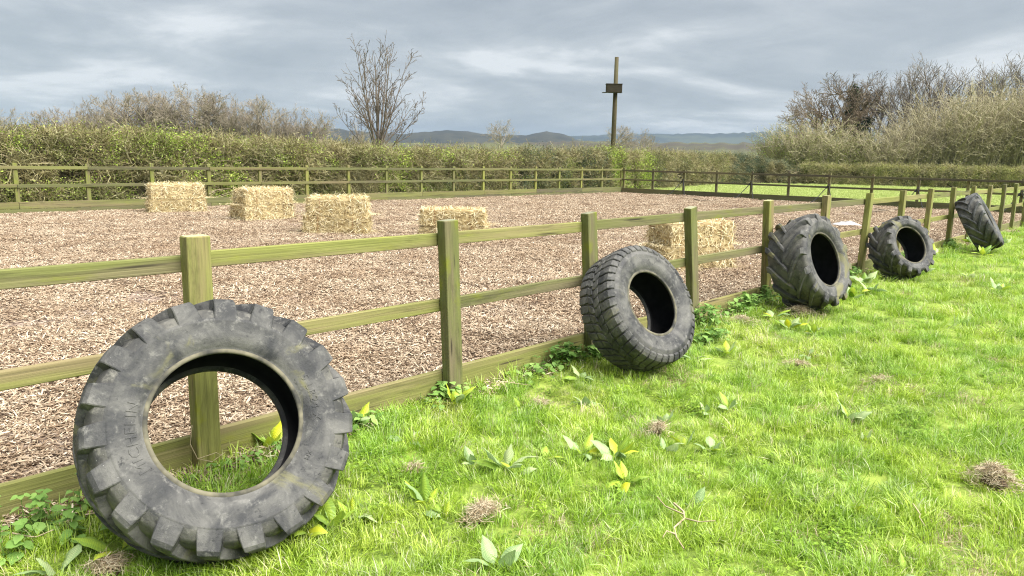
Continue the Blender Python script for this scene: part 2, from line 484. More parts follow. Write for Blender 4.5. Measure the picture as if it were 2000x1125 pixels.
def scatter(name, P, rot, scl, idx, coll, parent=None):
    me = bpy.data.meshes.new(name)
    P = np.asarray(P, np.float32)
    me.vertices.add(len(P)); me.vertices.foreach_set('co', P.ravel())
    for k, t, a in (('rot', 'FLOAT_VECTOR', rot), ('scl', 'FLOAT_VECTOR', scl), ('pick', 'INT', idx)):
        at = me.attributes.new(k, t, 'POINT')
        if t == 'INT': at.data.foreach_set('value', np.asarray(a, np.int32))
        else: at.data.foreach_set('vector', np.asarray(a, np.float32).ravel())
    o = obj(name, me, parent)
    ng = bpy.data.node_groups.new(name + '_nodes', 'GeometryNodeTree')
    ng.interface.new_socket('Geometry', in_out='INPUT', socket_type='NodeSocketGeometry')
    ng.interface.new_socket('Geometry', in_out='OUTPUT', socket_type='NodeSocketGeometry')
    n, l = ng.nodes, ng.links
    gi, go = n.new('NodeGroupInput'), n.new('NodeGroupOutput')
    ci = n.new('GeometryNodeCollectionInfo')
    ci.inputs['Collection'].default_value = coll
    ci.inputs['Separate Children'].default_value = True
    ci.inputs['Reset Children'].default_value = True
    ip = n.new('GeometryNodeInstanceOnPoints')
    ip.inputs['Pick Instance'].default_value = True
    def na(nm, t):
        a = n.new('GeometryNodeInputNamedAttribute'); a.data_type = t
        a.inputs[0].default_value = nm
        return a.outputs[0]
    l.new(gi.outputs[0], ip.inputs['Points'])
    l.new(ci.outputs[0], ip.inputs['Instance'])
    l.new(na('pick', 'INT'), ip.inputs['Instance Index'])
    l.new(na('rot', 'FLOAT_VECTOR'), ip.inputs['Rotation'])
    l.new(na('scl', 'FLOAT_VECTOR'), ip.inputs['Scale'])
    l.new(ip.outputs[0], go.inputs[0])
    o.modifiers.new('scatter', 'NODES').node_group = ng
    return o

# ------------------------------------------------------------------ the setting: ground, arena, hills
def build_ground():
    def axis(lo, hi, near_lo, near_hi, step):
        a = list(np.arange(near_lo, near_hi + 1e-6, step))
        out, d, v = [], step, near_lo
        while v > lo: d *= 1.5; v -= d; out.append(v)
        out = out[::-1] + a
        d, v = step, near_hi
        while v < hi: d *= 1.5; v += d; out.append(v)
        return np.unique(np.clip(np.array(out), lo, hi))
    xs = axis(-4250, 4250, -3, 30, .25); ys = axis(-4250, 4250, -7, .25, .25)
    X, Y = np.meshgrid(xs, ys, indexing='ij')
    Z = gz(X, Y)
    Z = np.where(Y > .1, np.minimum(Z, -.02), Z)
    nx, ny = X.shape
    i, j = np.meshgrid(np.arange(nx - 1), np.arange(ny - 1), indexing='ij')
    a = i * ny + j
    q = np.stack([a, a + ny, a + ny + 1, a + 1], -1).reshape(-1, 4)
    o = obj('grass_field', mesh_np('grass_field', np.stack([X, Y, Z], -1).reshape(-1, 3), q, mat=M['ground'], smooth=True))
    tag(o, 'bright green grass field in front of and around the fenced arena', kind='structure')

    xs = np.arange(-9, 32.45, .3); ys = np.linspace(.128, 19.598, 66)
    X, Y = np.meshgrid(xs, ys, indexing='ij')
    Z = .02 + (vnoise(X * .8, Y * .8, 11) - .5) * .05 + (vnoise(X * 2.3, Y * 2.3, 12) - .5) * .02
    nx, ny = X.shape
    i, j = np.meshgrid(np.arange(nx - 1), np.arange(ny - 1), indexing='ij'); a = i * ny + j
    q = np.stack([a, a + ny, a + ny + 1, a + 1], -1).reshape(-1, 4)
    o = obj('arena_floor', mesh_np('arena_floor', np.stack([X, Y, Z], -1).reshape(-1, 3), q, mat=M['chip_bed'], smooth=True))
    tag(o, 'riding arena floor covered with brown wood chips', kind='structure')
build_ground()

def arena_z(x, y):
    return .02 + (vnoise(np.asarray(x) * .8, np.asarray(y) * .8, 11) - .5) * .05 + (vnoise(np.asarray(x) * 2.3, np.asarray(y) * 2.3, 12) - .5) * .02

def hill_ring(name, label, dist, tops, mat, depth, seed, amp):
    """ridge: tops = [(bearing deg from +Y towards +X, crest height)] at distance dist, a real solid swell of ground"""
    b = np.linspace(tops[0][0], tops[-1][0], 260)
    h = np.interp(b, [t[0] for t in tops], [t[1] for t in tops])
    h = h + (vnoise(b * 3.1, b * 0 + seed, seed) - .5) * amp + (vnoise(b * 11, b * 0 + seed, seed + 1) - .5) * amp * .5
    rows = []
    for k, (dd, hh) in enumerate(((-.8, -.02), (-.5, .35), (-.25, .78), (-.08, .97), (0, 1), (.1, .97), (.4, .6), (1, -.02))):
        d = dist + dd * depth
        rows.append(np.stack([CAM[0] + d * np.sin(np.radians(b)), CAM[1] + d * np.cos(np.radians(b)), np.maximum(h * hh, -1.5) - .5], -1))
    V = np.stack(rows, 1); nb, nr = V.shape[:2]
    i, j = np.meshgrid(np.arange(nb - 1), np.arange(nr - 1), indexing='ij'); a = i * nr + j
    q = np.stack([a, a + 1, a + nr + 1, a + nr], -1).reshape(-1, 4)
    o = obj(name, mesh_np(name, V.reshape(-1, 3), q, mat=mat, smooth=True))
    tag(o, label, kind='structure')
    return b, h
k_ = 3300 / 5200
hill_ring('hill', 'far blue hills on the horizon', 3300,
          [(a_, h_ * k_) for a_, h_ in [(15, 120), (30, 150), (40, 150), (47, 160), (51.5, 168), (55, 184), (60, 188), (66, 206), (72, 214), (80, 224), (95, 220)]], M['hill_far'], 800, 4, 8)
hill_ring('hill', 'nearer brown and green fields below the far hills', 700,
          [(10, 12), (30, 14), (40, 15), (47, 17), (53, 19.5), (60, 19.5), (66, 20), (72, 20), (85, 20), (95, 20)], M['hill_near'], 330, 9, 2)
wb, wh = hill_ring('hill', 'dark wooded ridge left of the pole', 1500,
          [(10, 42), (20, 45), (30, 52), (33, 54), (36, 50), (39, 45), (40.5, 51), (42, 55.5), (44, 53), (46, 47), (48.3, 49), (49.7, 56.5), (51, 53), (52, 42), (53.5, 29), (60, 22), (80, 20)], M['hill_mid'], 420, 21, 2.5)

# ------------------------------------------------------------------ fences
def fence(name, label, origin, ang, posts, ptop, post_size, rails, boards, side, mx, mz, rail_len=2, group=None, seed=0):
    """posts: [(base x, top x, top z)] along the fence's own x; side=+1: boards on the +y side of the posts"""
    r = random.Random(seed)
    root = thing(name, (origin[0], origin[1], origin[2]), label, 'fence', group, ang)
    pw, pd = post_size
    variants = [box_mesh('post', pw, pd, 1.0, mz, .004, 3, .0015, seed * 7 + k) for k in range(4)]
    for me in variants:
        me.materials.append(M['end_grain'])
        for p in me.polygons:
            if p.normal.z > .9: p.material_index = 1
    for k, (bx, tx, tz) in enumerate(posts):
        sh = (tx - bx) / tz
        m4 = Matrix.Translation((bx - pw * .5, -side * pd * .5, -.25)) @ Matrix(((1, 0, sh * (tz + .25), -sh * .25 * 0), (0, 1, r.uniform(-.008, .008), 0), (0, 0, tz + .25, 0), (0, 0, 0, 1)))
        # shear carried by the matrix would not survive as loc/rot/scale: lean the post by rotation instead
        m4 = Matrix.Translation((bx, -side * pd * .5, -.25)) @ Matrix.Rotation(math.atan(sh), 4, 'Y') @ Matrix.Rotation(r.uniform(-.01, .01), 4, 'X') @ Matrix.Translation((-pw / 2, 0, 0)) @ Matrix.Diagonal((1, 1, tz + .25, 1))
        obj('post', variants[k % 4], root, m4)
    meshes = {}
    def plank(nm, x0, x1, z0, z1, h, t, yoff, jig=.006):
        key = (nm, round(h, 3))
        if key not in meshes:
            meshes[key] = [box_mesh(nm, 1.0, t, h, mx, .004, 7, .0018, seed * 11 + q + len(meshes) * 5) for q in range(3)]
        L = math.hypot(x1 - x0, z1 - z0)
        m4 = Matrix.Translation((x0, yoff, z0)) @ Matrix.Rotation(-math.atan2(z1 - z0, x1 - x0), 4, 'Y') @ Matrix.Diagonal((L, 1, 1, 1))
        obj(nm, meshes[key][r.randrange(3)], root, m4)
    def px(i, z):
        bx, tx, tz = posts[i]
        return bx + (tx - bx) * z / tz
    n = len(posts)
    for (z, h, t, start) in rails:
        i = 0
        first = True
        while i < n - 1:
            j = min(n - 1, i + (rail_len if not first or start == 0 else 1)); first = False
            dz = r.uniform(-.006, .006)
            x0 = px(i, z) + .003; x1 = px(j, z) - .003
            if i == 0: x0 -= pw * .5
            if j == n - 1: x1 += pw * .5
            plank('rail', x0, x1, z - h + dz, z - h + dz + r.uniform(-.006, .006), h, t, side * (t * .5 + .002))
            i = j
    for (z0, h, t, start) in boards:
        i = 0; first = True
        while i < n - 1:
            j = min(n - 1, i + (rail_len if not first or start == 0 else 1)); first = False
            dz = r.uniform(-.004, .004)
            x0 = px(i, z0) + .003; x1 = px(j, z0) - .003
            if i == 0: x0 -= pw * .5
            if j == n - 1: x1 += pw * .5
            plank('kickboard', x0, x1, z0 + dz, z0 + dz, h, t, side * (t * .5 + .002))
            i = j
    return root

nb_ = [-3.6, -1.78, .02, 1.89, 3.62, 5.45, 7.25, 8.97, 10.70, 12.62, 14.39, 16.27, 18.10, 19.95, 21.72, 23.46, 25.2]
nt_ = [-3.6, -1.80, .02, 1.82, 3.50, 5.24, 7.14, 8.98, 10.79, 12.68, 14.44, 16.26, 18.12, 19.95, 21.70, 23.42, 25.2]
hh_ = [1.31, 1.31, 1.31, 1.31, 1.30, 1.30, 1.305, 1.315, 1.315, 1.32, 1.325, 1.325, 1.325, 1.32, 1.325, 1.32, 1.32]
near = fence('post_and_rail_fence', 'mossy wooden post and rail fence in the foreground with the tyres leaning on it', (0, .085, 0), 0,
             [(b + .065, t + .065, h) for b, t, h in zip(nb_, nt_, hh_)], 1.31, (.13, .085),
             [(1.212, .09, .038, 0), (.735, .088, .038, 1)], [(-.04, .24, .042, 0)], 1, M['wood_x'], M['wood_z'], 2, 'arena fences', 1)
fposts = []
for j in range(-2, 17):
    x = 4.036 + 1.78 * j
    fposts.append((x + random.Random(j).uniform(-.02, .02), x, 1.381 + random.Random(j + 50).uniform(-.015, .015)))
far = fence('post_and_rail_fence', 'long post and rail fence along the hedge on the far side of the arena', (0, 19.64, 0), 0,
            fposts, 1.38, (.11, .09), [(1.30, .09, .038, 1), (.81, .09, .038, 0)], [(.15, .185, .045, 0), (-.03, .175, .045, 1)], -1, M['wood_far_x'], M['wood_far_z'], 2, 'arena fences', 2)
eposts = []
for k in range(0, 12):
    x = .12 + 1.82 * k
    eposts.append((x + random.Random(k + 9).uniform(-.03, .03), x, 1.36 + random.Random(k + 70).uniform(-.02, .02)))
end = fence('post_and_rail_fence', 'dark post and rail fence across the right hand end of the arena', (32.53, 19.64, 0), -math.pi / 2 + .028,
            eposts, 1.36, (.11, .09), [(1.275, .09, .038, 0), (.785, .085, .038, 1)], [(-.03, .315, .045, 0)], -1, M['wood_dark_x'], M['wood_dark_z'], 2, 'arena fences', 3)

# ------------------------------------------------------------------ tyres
def tyre_profile(R, r, w, lug):
    """(axial, radius) from crown centre over the shoulder to the bead, then back inside"""
    Rc = R - lug
    s = (R * .80)
    half = [(0, Rc), (.22 * w, Rc - .004), (.34 * w, Rc - .010), (.42 * w, Rc - .026), (.47 * w, (Rc * .58 + s * .42)), (.496 * w, s + .012), (.513 * w, s + .001), (.513 * w, s - .007), (.506 * w, s - .016),
            (.508 * w, s * .6 + r * .4), (.49 * w, s * .3 + r * .7), (.445 * w, r + .028), (.425 * w, r + .014), (.42 * w, r + .004), (.405 * w, r - .004), (.375 * w, r)]
    inner = [(.36 * w, r + .02), (.40 * w, r + .055), (.44 * w, s * .55 + r * .45), (.43 * w, s - .03), (.33 * w, Rc - .05), (.18 * w, Rc - .032), (0, Rc - .028)]
    return half, inner

def lathe(profile, seg=120, wob=0.0, seed=1):
    P = np.array(profile); th = np.arange(seg) * 2 * np.pi / seg
    rad = P[:, 1][None, :] * (1 + wob * np.cos(2 * th + seed)[:, None])
    V = np.stack([rad * np.cos(th)[:, None], rad * np.sin(th)[:, None], np.repeat(P[:, 0][None, :], seg, 0)], -1)
    n = len(P)
    i, j = np.meshgrid(np.arange(seg), np.arange(n - 1), indexing='ij')
    a = i * n + j; b = ((i + 1) % seg) * n + j
    return V.reshape(-1, 3), np.stack([a, b, b + 1, a + 1], -1).reshape(-1, 4)

def bar_mesh(name, stations, mat, bevel=.005):
    """stations: [(axial_top, rad_top, axial_base, rad_base, phi, half width top, half width base)] -> bar lying on the carcass"""
    V = []
    for (at, rt, ab, rb, phi, ht, hb) in stations:
        for (a, rr, hw) in ((ab, rb, -hb), (at, rt, -ht), (at, rt, ht), (ab, rb, hb)):
            f = phi + hw / rr
            V.append((rr * math.cos(f), rr * math.sin(f), a))
    bm = bmesh.new()
    vs = [bm.verts.new(v) for v in V]
    n = len(stations)
    for k in range(n - 1):
        for e in range(3):
            bm.faces.new((vs[4 * k + e], vs[4 * k + e + 1], vs[4 * k + e + 5], vs[4 * k + e + 4]))
    bm.faces.new((vs[0], vs[3], vs[2], vs[1]))
    e = 4 * (n - 1)
    bm.faces.new((vs[e], vs[e + 1], vs[e + 2], vs[e + 3]))
    bmesh.ops.recalc_face_normals(bm, faces=bm.faces[:])
    if bevel:
        sharp = [ed for ed in bm.edges if len(ed.link_faces) == 2 and ed.calc_face_angle() > .7]
        bmesh.ops.bevel(bm, geom=sharp, offset=bevel, segments=1, affect='EDGES', profile=.5)
    return bm_mesh(name, bm, mat)

def text_on_sidewall(txt, size, depth, radius, phi0, axial, mat, squeeze=1.0):
    """raised letters read clockwise, tops outwards, bent round the sidewall"""
    cu = bpy.data.curves.new('lettering', 'FONT'); cu.body = txt; cu.size = size; cu.extrude = depth * .5; cu.resolution_u = 2
    cu.space_character = 1.12
    t = bpy.data.objects.new('lettering', cu); COL.objects.link(t)
    dg = bpy.context.evaluated_depsgraph_get(); dg.update()
    me = bpy.data.meshes.new_from_object(t.evaluated_get(dg))
    bpy.data.objects.remove(t)
    for v in me.vertices:
        rr = radius + v.co.y
        f = phi0 - v.co.x * squeeze / radius
        v.co = Vector((rr * math.cos(f), rr * math.sin(f), axial(rr) + v.co.z))
    me.materials.clear(); me.materials.append(mat)
    return me

def make_tyre(name, label, c, n, R, r, w, kind, nl, spin=0.0, mat=None, lug=.036, skew=.34, group=None, wob=0.0, lw=(.022, .036)):
    n = Vector(n).normalized()
    e1 = Vector((0, 0, 1)).cross(n).normalized(); e2 = n.cross(e1)
    rot = Matrix((( e1.x, e2.x, n.x, 0), (e1.y, e2.y, n.y, 0), (e1.z, e2.z, n.z, 0), (0, 0, 0, 1)))
    low = Vector(c) - e2 * R * .99
    root = thing(name, low, label, 'tyre', group)
    base = Matrix.Translation(Vector(c) - low) @ rot @ Matrix.Rotation(spin, 4, 'Z')
    half, inner = tyre_profile(R, r, w, lug)
    prof = [(-a, b) for a, b in inner[::-1][1:]][::-1]
    full = half + inner + [(-a, b) for a, b in inner[::-1][1:]] + [(-a, b) for a, b in half[::-1]]
    V, q = lathe(full, 140, wob, 1.0)
    me = mesh_np('carcass', V, q[:, ::-1], mat=mat, smooth=True)
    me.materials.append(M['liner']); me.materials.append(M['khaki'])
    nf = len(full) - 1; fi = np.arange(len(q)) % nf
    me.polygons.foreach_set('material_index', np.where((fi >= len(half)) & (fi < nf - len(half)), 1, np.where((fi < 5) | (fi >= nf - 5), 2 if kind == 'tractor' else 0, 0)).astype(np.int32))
    carc = obj('carcass', me, root, base)
    # bead ring on the visible side
    Pm = [(.40 * w, r - .002), (.425 * w, r - .004), (.436 * w, r + .004), (.434 * w, r + .014), (.42 * w, r + .02)]
    V, q = lathe(Pm, 120, wob, 1.0)
    obj('bead', mesh_np('bead', V, q, mat=M['bead'], smooth=True), carc)
    Rc = R - lug
    def base_r(a):
        return np.interp(abs(a), [p[0] for p in half[:7]], [p[1] for p in half[:7]])
    def station(sg, a_t, r_t, a_b, r_b, phi, ht, hb):
        return (sg * a_t, r_t, sg * a_b, r_b, phi, ht, hb)
    if kind == 'tractor':
        for sg in (1, -1):
            st = []
            for a, top, hw in ((-.035, .982, lw[0] * .8), (.03, .996, lw[0]), (.14, 1.0, lw[0]), (.26, .998, lw[0] * 1.15), (.37, .992, lw[0] * 1.4), (.455, .978, lw[1] * .95)):
                A = a * w
                k = max(0, (.43 - a) / .43) ** 1.15
                st.append(station(sg, A, R * top, A, base_r(A) - .012, skew * k, hw, hw + .010))
            s = R * .80
            st.append(station(sg, .490 * w, R * .945, .44 * w, base_r(.44 * w) - .012, -.006, lw[1], lw[1] + .008))
            st.append(station(sg, .504 * w, R * .868, .478 * w, s + .008, -.012, lw[1] * 1.08, lw[1] * 1.08 + .006))
            st.append(station(sg, .5095 * w, s - .004, .495 * w, s - .012, -.016, lw[1] * 1.15, lw[1] * 1.15 + .003))
            me = bar_mesh('tread_lug', st, mat, .0035)
            for k in range(nl):
                ph = 2 * math.pi * (k + (0 if sg > 0 else .5)) / nl
                obj('tread_lug', me, root, base @ Matrix.Rotation(ph, 4, 'Z'))
    else:
        p = 2 * math.pi / nl
        hwid = lambda rr, f: p * rr * f * .5
        for sg in (1, -1):
            st = []
            for a, top, f, k in ((.184, .995, .66, .06), (.27, .994, .80, .03), (.35, .988, .80, -.02), (.43, .972, .78, -.05)):
                A = a * w
                st.append(station(sg, A, R * top, A, base_r(A) - .01, p * k * 2, hwid(R, f), hwid(R, f) + .002))
            st.append(station(sg, .475 * w, R * .93, .45 * w, base_r(.45 * w) - .01, -p * .12, hwid(R, .74), hwid(R, .76)))
            st.append(station(sg, .507 * w, R * .885, .49 * w, R * .86, -p * .12, hwid(R, .66), hwid(R, .68)))
            me = bar_mesh('tread_block', st, mat, .004)
            st = []
            for a, top, f, k in ((.006, 1.0, .60, .16), (.07, 1.0, .78, .12), (.12, .999, .80, .02), (.172, .997, .62, -.03)):
                A = a * w
                st.append(station(sg, A, R * top, A, base_r(A) - .01, p * k * 2, hwid(R, f), hwid(R, f) + .002))
            me2 = bar_mesh('tread_block', st, mat, .004)
            for k in range(nl):
                ph = 2 * math.pi * (k + (0 if sg > 0 else .5)) / nl
                obj('tread_block', me, root, base @ Matrix.Rotation(ph, 4, 'Z'))
                obj('tread_block', me2, root, base @ Matrix.Rotation(ph + p * .18, 4, 'Z'))
    ax = lambda rr: np.interp(rr, [r + .004, r + .028, (R * .8) * .3 + r * .7, (R * .8) * .6 + r * .4, R * .8], [.42 * w, .445 * w, .49 * w, .508 * w, .503 * w]) + .0015
    return carc, base, ax

TG = 'old tyres leaning along the fence'
t1, b1, ax1 = make_tyre('tractor_tyre', 'largest and nearest tractor tyre, worn grey with blocky lugs, leaning on the foreground fence post', (-.125, -.589, .469), (-.194, -.842, .503),
                        .597, .325, .379, 'tractor', 19, .12, M['rubber'], .034, .36, TG, .010, (.024, .047))
for txt, size, rad, ph in (('MICHELIN', .062, .372, RAD(205)), ('5 LR24 X', .052, .385, RAD(22)), ('XM', .03, .385, RAD(-32))):
    me = text_on_sidewall(txt, size, .0022, rad, ph - .12, ax1, M['rubber'], 1.0)
    obj('embossed_lettering', me, t1)
make_tyre('offroad_tyre', 'wide tyre with small blocky all-terrain tread, second from the left', (3.673, -.411, .495), (-.105, -.882, .458),
          .531, .275, .40, 'block', 42, .05, M['rubber'], .011, .3, TG)
make_tyre('tractor_tyre', 'broad mossy tractor tyre with long chevron lugs, third from the left', (7.367, -.43, .557), (-.12, -.94, .34),
          .575, .318, .50, 'tractor', 14, .2, M['rubber_mossy'], .040, .52, TG, 0, (.027, .037))
make_tyre('tractor_tyre', 'tractor tyre with close chevron lugs and white scuffs, fourth from the left', (10.958, -.476, .467), (-.40, -.81, .42),
          .49, .285, .455, 'tractor', 15, .1, M['rubber'], .040, .52, TG, 0, (.026, .034))
make_tyre('tractor_tyre', 'dark tractor tyre seen edge on, leaning on the fence farthest to the right', (16.388, -.479, .598), (.10, -.86, .50),
          .62, .322, .453, 'tractor', 15, .3, M['rubber_dark'], .040, .48, TG, 0, (.028, .038))

# ------------------------------------------------------------------ straw bales
def bale_meshes(seed, L=1.36, W=.66, H=.42):
    rng = np.random.default_rng(seed)
    bm = bmesh.new(); bmesh.ops.create_cube(bm, size=1)
    bmesh.ops.subdivide_edges(bm, edges=bm.edges[:], cuts=11, use_grid_fill=True)
    V = np.array([v.co[:] for v in bm.verts])
    d = np.maximum(0, np.abs(V) - .42); ln = np.linalg.norm(d, axis=1)
    V = np.where(ln[:, None] > .08, np.sign(V) * (np.minimum(np.abs(V), .42) + d / (ln[:, None] + 1e-9) * .08), V)
    V = V * np.array([L, W, H]) + np.array([0, 0, H / 2])
    nz = (vnoise(V[:, 0] * 9 + V[:, 2] * 7, V[:, 1] * 9 - V[:, 2] * 8, seed) - .5) * .09 + (vnoise(V[:, 0] * 30, V[:, 2] * 4 + V[:, 1] * 20, seed + 9) - .5) * .05
    V[:, :2] *= (1 + nz[:, None])
    V[:, 2] += np.where(V[:, 2] > .05, nz * .35, 0)
    for v, c in zip(bm.verts, V): v.co = c
    body = bm_mesh('bale_body', bm, M['straw'], True)
    at = body.attributes.new('v', 'FLOAT', 'FACE')
    at.data.foreach_set('value', rng.uniform(.05, .6, len(body.polygons)).astype(np.float32))
    # loose stalks on every face but the underside
    N = 3000
    f = rng.choice(5, N, p=[.27, .27, .13, .13, .20])
    u, v_ = rng.uniform(-.5, .5, N), rng.uniform(-.5, .5, N)
    P = np.zeros((N, 3)); Nn = np.zeros((N, 3))
    for k, (ax_, sg) in enumerate(((1, 1), (1, -1), (0, 1), (0, -1), (2, 1))):
        s = f == k
        Nn[s, ax_] = sg
        o_ = [a for a in range(3) if a != ax_]
        P[s, ax_] = sg * .5; P[s, o_[0]] = u[s]; P[s, o_[1]] = v_[s]
    P[f < 4, 2] *= .80
    P = P * np.array([L, W, H]) * .985 + np.array([0, 0, H / 2])
    D = rng.normal(size=(N, 3)); D -= (D * Nn).sum(1)[:, None] * Nn
    D /= np.linalg.norm(D, axis=1)[:, None]
    D = D + Nn * rng.uniform(.0, .9, N)[:, None] ** 1.4
    D[:, 2] -= .25 * (f < 4)
    ln = rng.uniform(.06, .22, N)
    wv = np.cross(D, Nn + rng.normal(size=(N, 3)) * .4); wv /= np.linalg.norm(wv, axis=1)[:, None]
    wv *= rng.uniform(.003, .006, N)[:, None]
    bend = rng.normal(size=(N, 3)) * .012
    A = P - D * ln[:, None] * .35 ; B = P + D * ln[:, None] * .2 + bend + Nn * .008; C_ = P + D * ln[:, None] * .6 + Nn * .005
    A[:, 2] = np.maximum(A[:, 2], .004); B[:, 2] = np.maximum(B[:, 2], .004); C_[:, 2] = np.maximum(C_[:, 2], .004)
    # stalks that have dropped round the foot
    m = 420; a_ = rng.uniform(0, 6.283, m); k_ = 1 + np.abs(rng.normal(0, .22, m))
    A[:m] = np.stack([np.clip(np.cos(a_) * 1.3, -1, 1) * L * .5 * k_, np.clip(np.sin(a_) * 1.3, -1, 1) * W * .5 * k_, np.full(m, .03)], -1)
    d_ = rng.uniform(0, 6.283, m); q_ = np.stack([np.cos(d_), np.sin(d_), rng.normal(0, .08, m)], -1) * ln[:m, None]
    B[:m] = A[:m] + q_ * .5 + np.array([0, 0, .012]); C_[:m] = A[:m] + q_
    wv[:m] = np.cross(q_, [0, 0, 1.0]) / ln[:m, None] * .004
    VV = np.stack([A - wv, A + wv, B - wv, B + wv, C_ - wv * .6, C_ + wv * .6], 1).reshape(-1, 3)
    k = np.arange(N)[:, None] * 6
    q = np.concatenate([k + np.array([0, 1, 3, 2]), k + np.array([2, 3, 5, 4])], 1).reshape(-1, 4)
    va = np.repeat(np.clip(rng.normal(.62, .25, N), 0, 1), 2)
    straw = mesh_np('loose_straw', VV, q, mat=M['straw'], attr={'v': va})
    return body, straw
BALES = [bale_meshes(s) for s in (1, 2, 3)]

V, q = tubes([(np.array([(0, -.335, .03), (0, -.345, .21), (0, -.335, .40), (0, -.28, .432), (0, .28, .432), (0, .335, .40), (0, .345, .21), (0, .335, .03)]), np.full(8, .005))], 5)
TWINE = mesh_np('twine', V, q, mat=bark('orange_twine', (.25, .12, .05), (.35, .19, .09), 20))
def bale(x, y, z, rz, k, label, sc=(1, 1, 1)):
    t = thing('straw_bale', (x, y, z), label, 'straw bale', 'straw bales on the arena floor', rz)
    m4 = Matrix.Diagonal((*sc, 1))
    obj('bale_body', BALES[k][0], t, m4)
    s = obj('loose_straw', BALES[k][1], t, m4); s['kind'] = 'stuff'
    for x_ in (-.38, .38): obj('twine', TWINE, t, m4 @ Matrix.Translation((x_, 0, 0)))
    return t

def stack(cx, cy, rz, top, bottom, k, sc=1.0, dx=.0, dr=.05, sz=1.0):
    z = float(arena_z(cx, cy)) - .01
    bale(cx, cy, z, rz, k % 3, bottom, (sc * 1.02, sc * 1.04, sz))
    bale(cx + dx, cy - dx * .3, z + .405 * sz, rz + dr, (k + 1) % 3, top, (sc * .955, sc * .95, sz))
# direction to the camera decides nothing: headings are those of the bales themselves
def toward(cx, cy):
    return math.atan2(cy - CAM[1], cx - CAM[0]) - math.pi / 2
stack(7.55, 17.95, toward(7.5, 17.9) + .10, 'upper straw bale of the leftmost stack', 'lower straw bale of the leftmost stack', 0, 1.08, .02, .04)
stack(8.40, 14.55, toward(8.4, 14.5) + .55, 'upper straw bale of the second stack from the left, its cut end facing out', 'lower straw bale of the second stack from the left', 1, 1.05, .03, -.06)
stack(7.95, 10.40, toward(8, 10.4) - .16, 'upper straw bale of the third stack from the left, nearest of the open stacks', 'lower straw bale of the third stack from the left', 2, 1.0, .02, .03)
stack(8.95, 7.60, toward(8.9, 7.6) - .12, 'upper straw bale seen over the second foreground post', 'lower straw bale hidden behind the top rail by the second foreground post', 1, 1.0, -.03, .04, .80)
stack(9.30, 2.29, toward(9.2, 2.4) + .62, 'upper straw bale behind the foreground post right of the wide tyre', 'lower straw bale behind the foreground post right of the wide tyre', 0, .98, .03, .05, .97)

# ------------------------------------------------------------------ trees
def rnd_perp(rng, d):
    a = rng.normal(size=3); a -= a.dot(d) * d
    return a / (np.linalg.norm(a) + 1e-9)

def grow(rng, start, d, length, r0, lv, spec, out, rmin):
    s = spec[lv]
    N = s['seg'] + 1
    P = [np.array(start, float)]; dd = np.array(d, float); step = length / s['seg']
    for k in range(s['seg']):
        dd = dd + rng.normal(size=3) * s['wob'] + np.array([0, 0, s['up']])
        dd /= np.linalg.norm(dd)
        P.append(P[-1] + dd * step)
    P = np.array(P)
    R = np.maximum(np.linspace(r0, r0 * s['taper'], N), rmin)
    out[min(lv, 3)].append((P, R))
    if lv + 1 >= len(spec): return
    c = spec[lv + 1]
    n = s['kids'] if isinstance(s['kids'], int) else int(rng.integers(s['kids'][0], s['kids'][1] + 1))
    for i in range(n):
        t = s['from'] + (1 - s['from']) * ((i + rng.uniform(0, 1)) / n)
        x = t * s['seg']; k = min(int(x), s['seg'] - 1); fr = x - k
        pos = P[k] * (1 - fr) + P[k + 1] * fr
        td = P[k + 1] - P[k]; td /= np.linalg.norm(td)
        an = math.radians(rng.normal(c['ang'], c['ang'] * .25))
        nd_ = td * math.cos(an) + rnd_perp(rng, td) * math.sin(an)
        L = length * c['ratio'] * rng.uniform(.65, 1.2) * (1.15 - .5 * t)
        rr = min(np.interp(x, np.arange(N), R) * .75, r0 * c.get('rr', .5))
        grow(rng, pos, nd_, L, max(rr, rmin), lv + 1, spec, out, rmin)

def tree_mesh(seed, height, r0, spec, starts, rmin, sides=(7, 5, 4, 3), names=('trunk', 'crown'), mat=None):
    """-> (trunk mesh of the thick wood, crown mesh of the branches and twigs, crown points)"""
    rng = np.random.default_rng(seed)
    out = {0: [], 1: [], 2: [], 3: []}
    for (p, d, L, r) in starts:
        d = np.array(d, float); d /= np.linalg.norm(d)
        grow(rng, p, d, L * height, r, 0, spec, out, rmin)
    V, q = tubes(out[0], sides[0])
    trunk = mesh_np('trunk', V, q, mat=mat, smooth=True)
    parts = [tubes(out[k], sides[k]) for k in (1, 2, 3) if out[k]]
    V, q = join_parts(parts)
    crown = mesh_np('crown', V, q, mat=mat, smooth=True)
    tips = np.array([p[-1] for k in (2, 3) for p, _ in out[k]])
    return trunk, crown, tips, out[0]

def leaf_cloud(pts, rng, size, mat, jitter=.15, name='leaves'):
    """small folded leaves (two quads each) at the given points"""
    n = len(pts)
    P = pts + rng.normal(size=(n, 3)) * jitter
    A = rng.normal(size=(n, 3)); A /= np.linalg.norm(A, axis=1)[:, None]
    B = np.cross(A, rng.normal(size=(n, 3))); B /= np.linalg.norm(B, axis=1)[:, None]
    C_ = np.cross(A, B)
    s = size * rng.uniform(.6, 1.4, n)[:, None]
    V = np.stack([P - A * s, P + B * s * .5 + C_ * s * .15, P + A * s, P - B * s * .5 + C_ * s * .15], 1).reshape(-1, 3)
    k = np.arange(n)[:, None] * 4
    t = np.concatenate([k + np.array([0, 1, 2]), k + np.array([0, 2, 3])], 1).reshape(-1, 3)
    return mesh_np(name, V, None, t, mat, attr={'v': np.repeat(rng.uniform(0, 1, n), 2)})

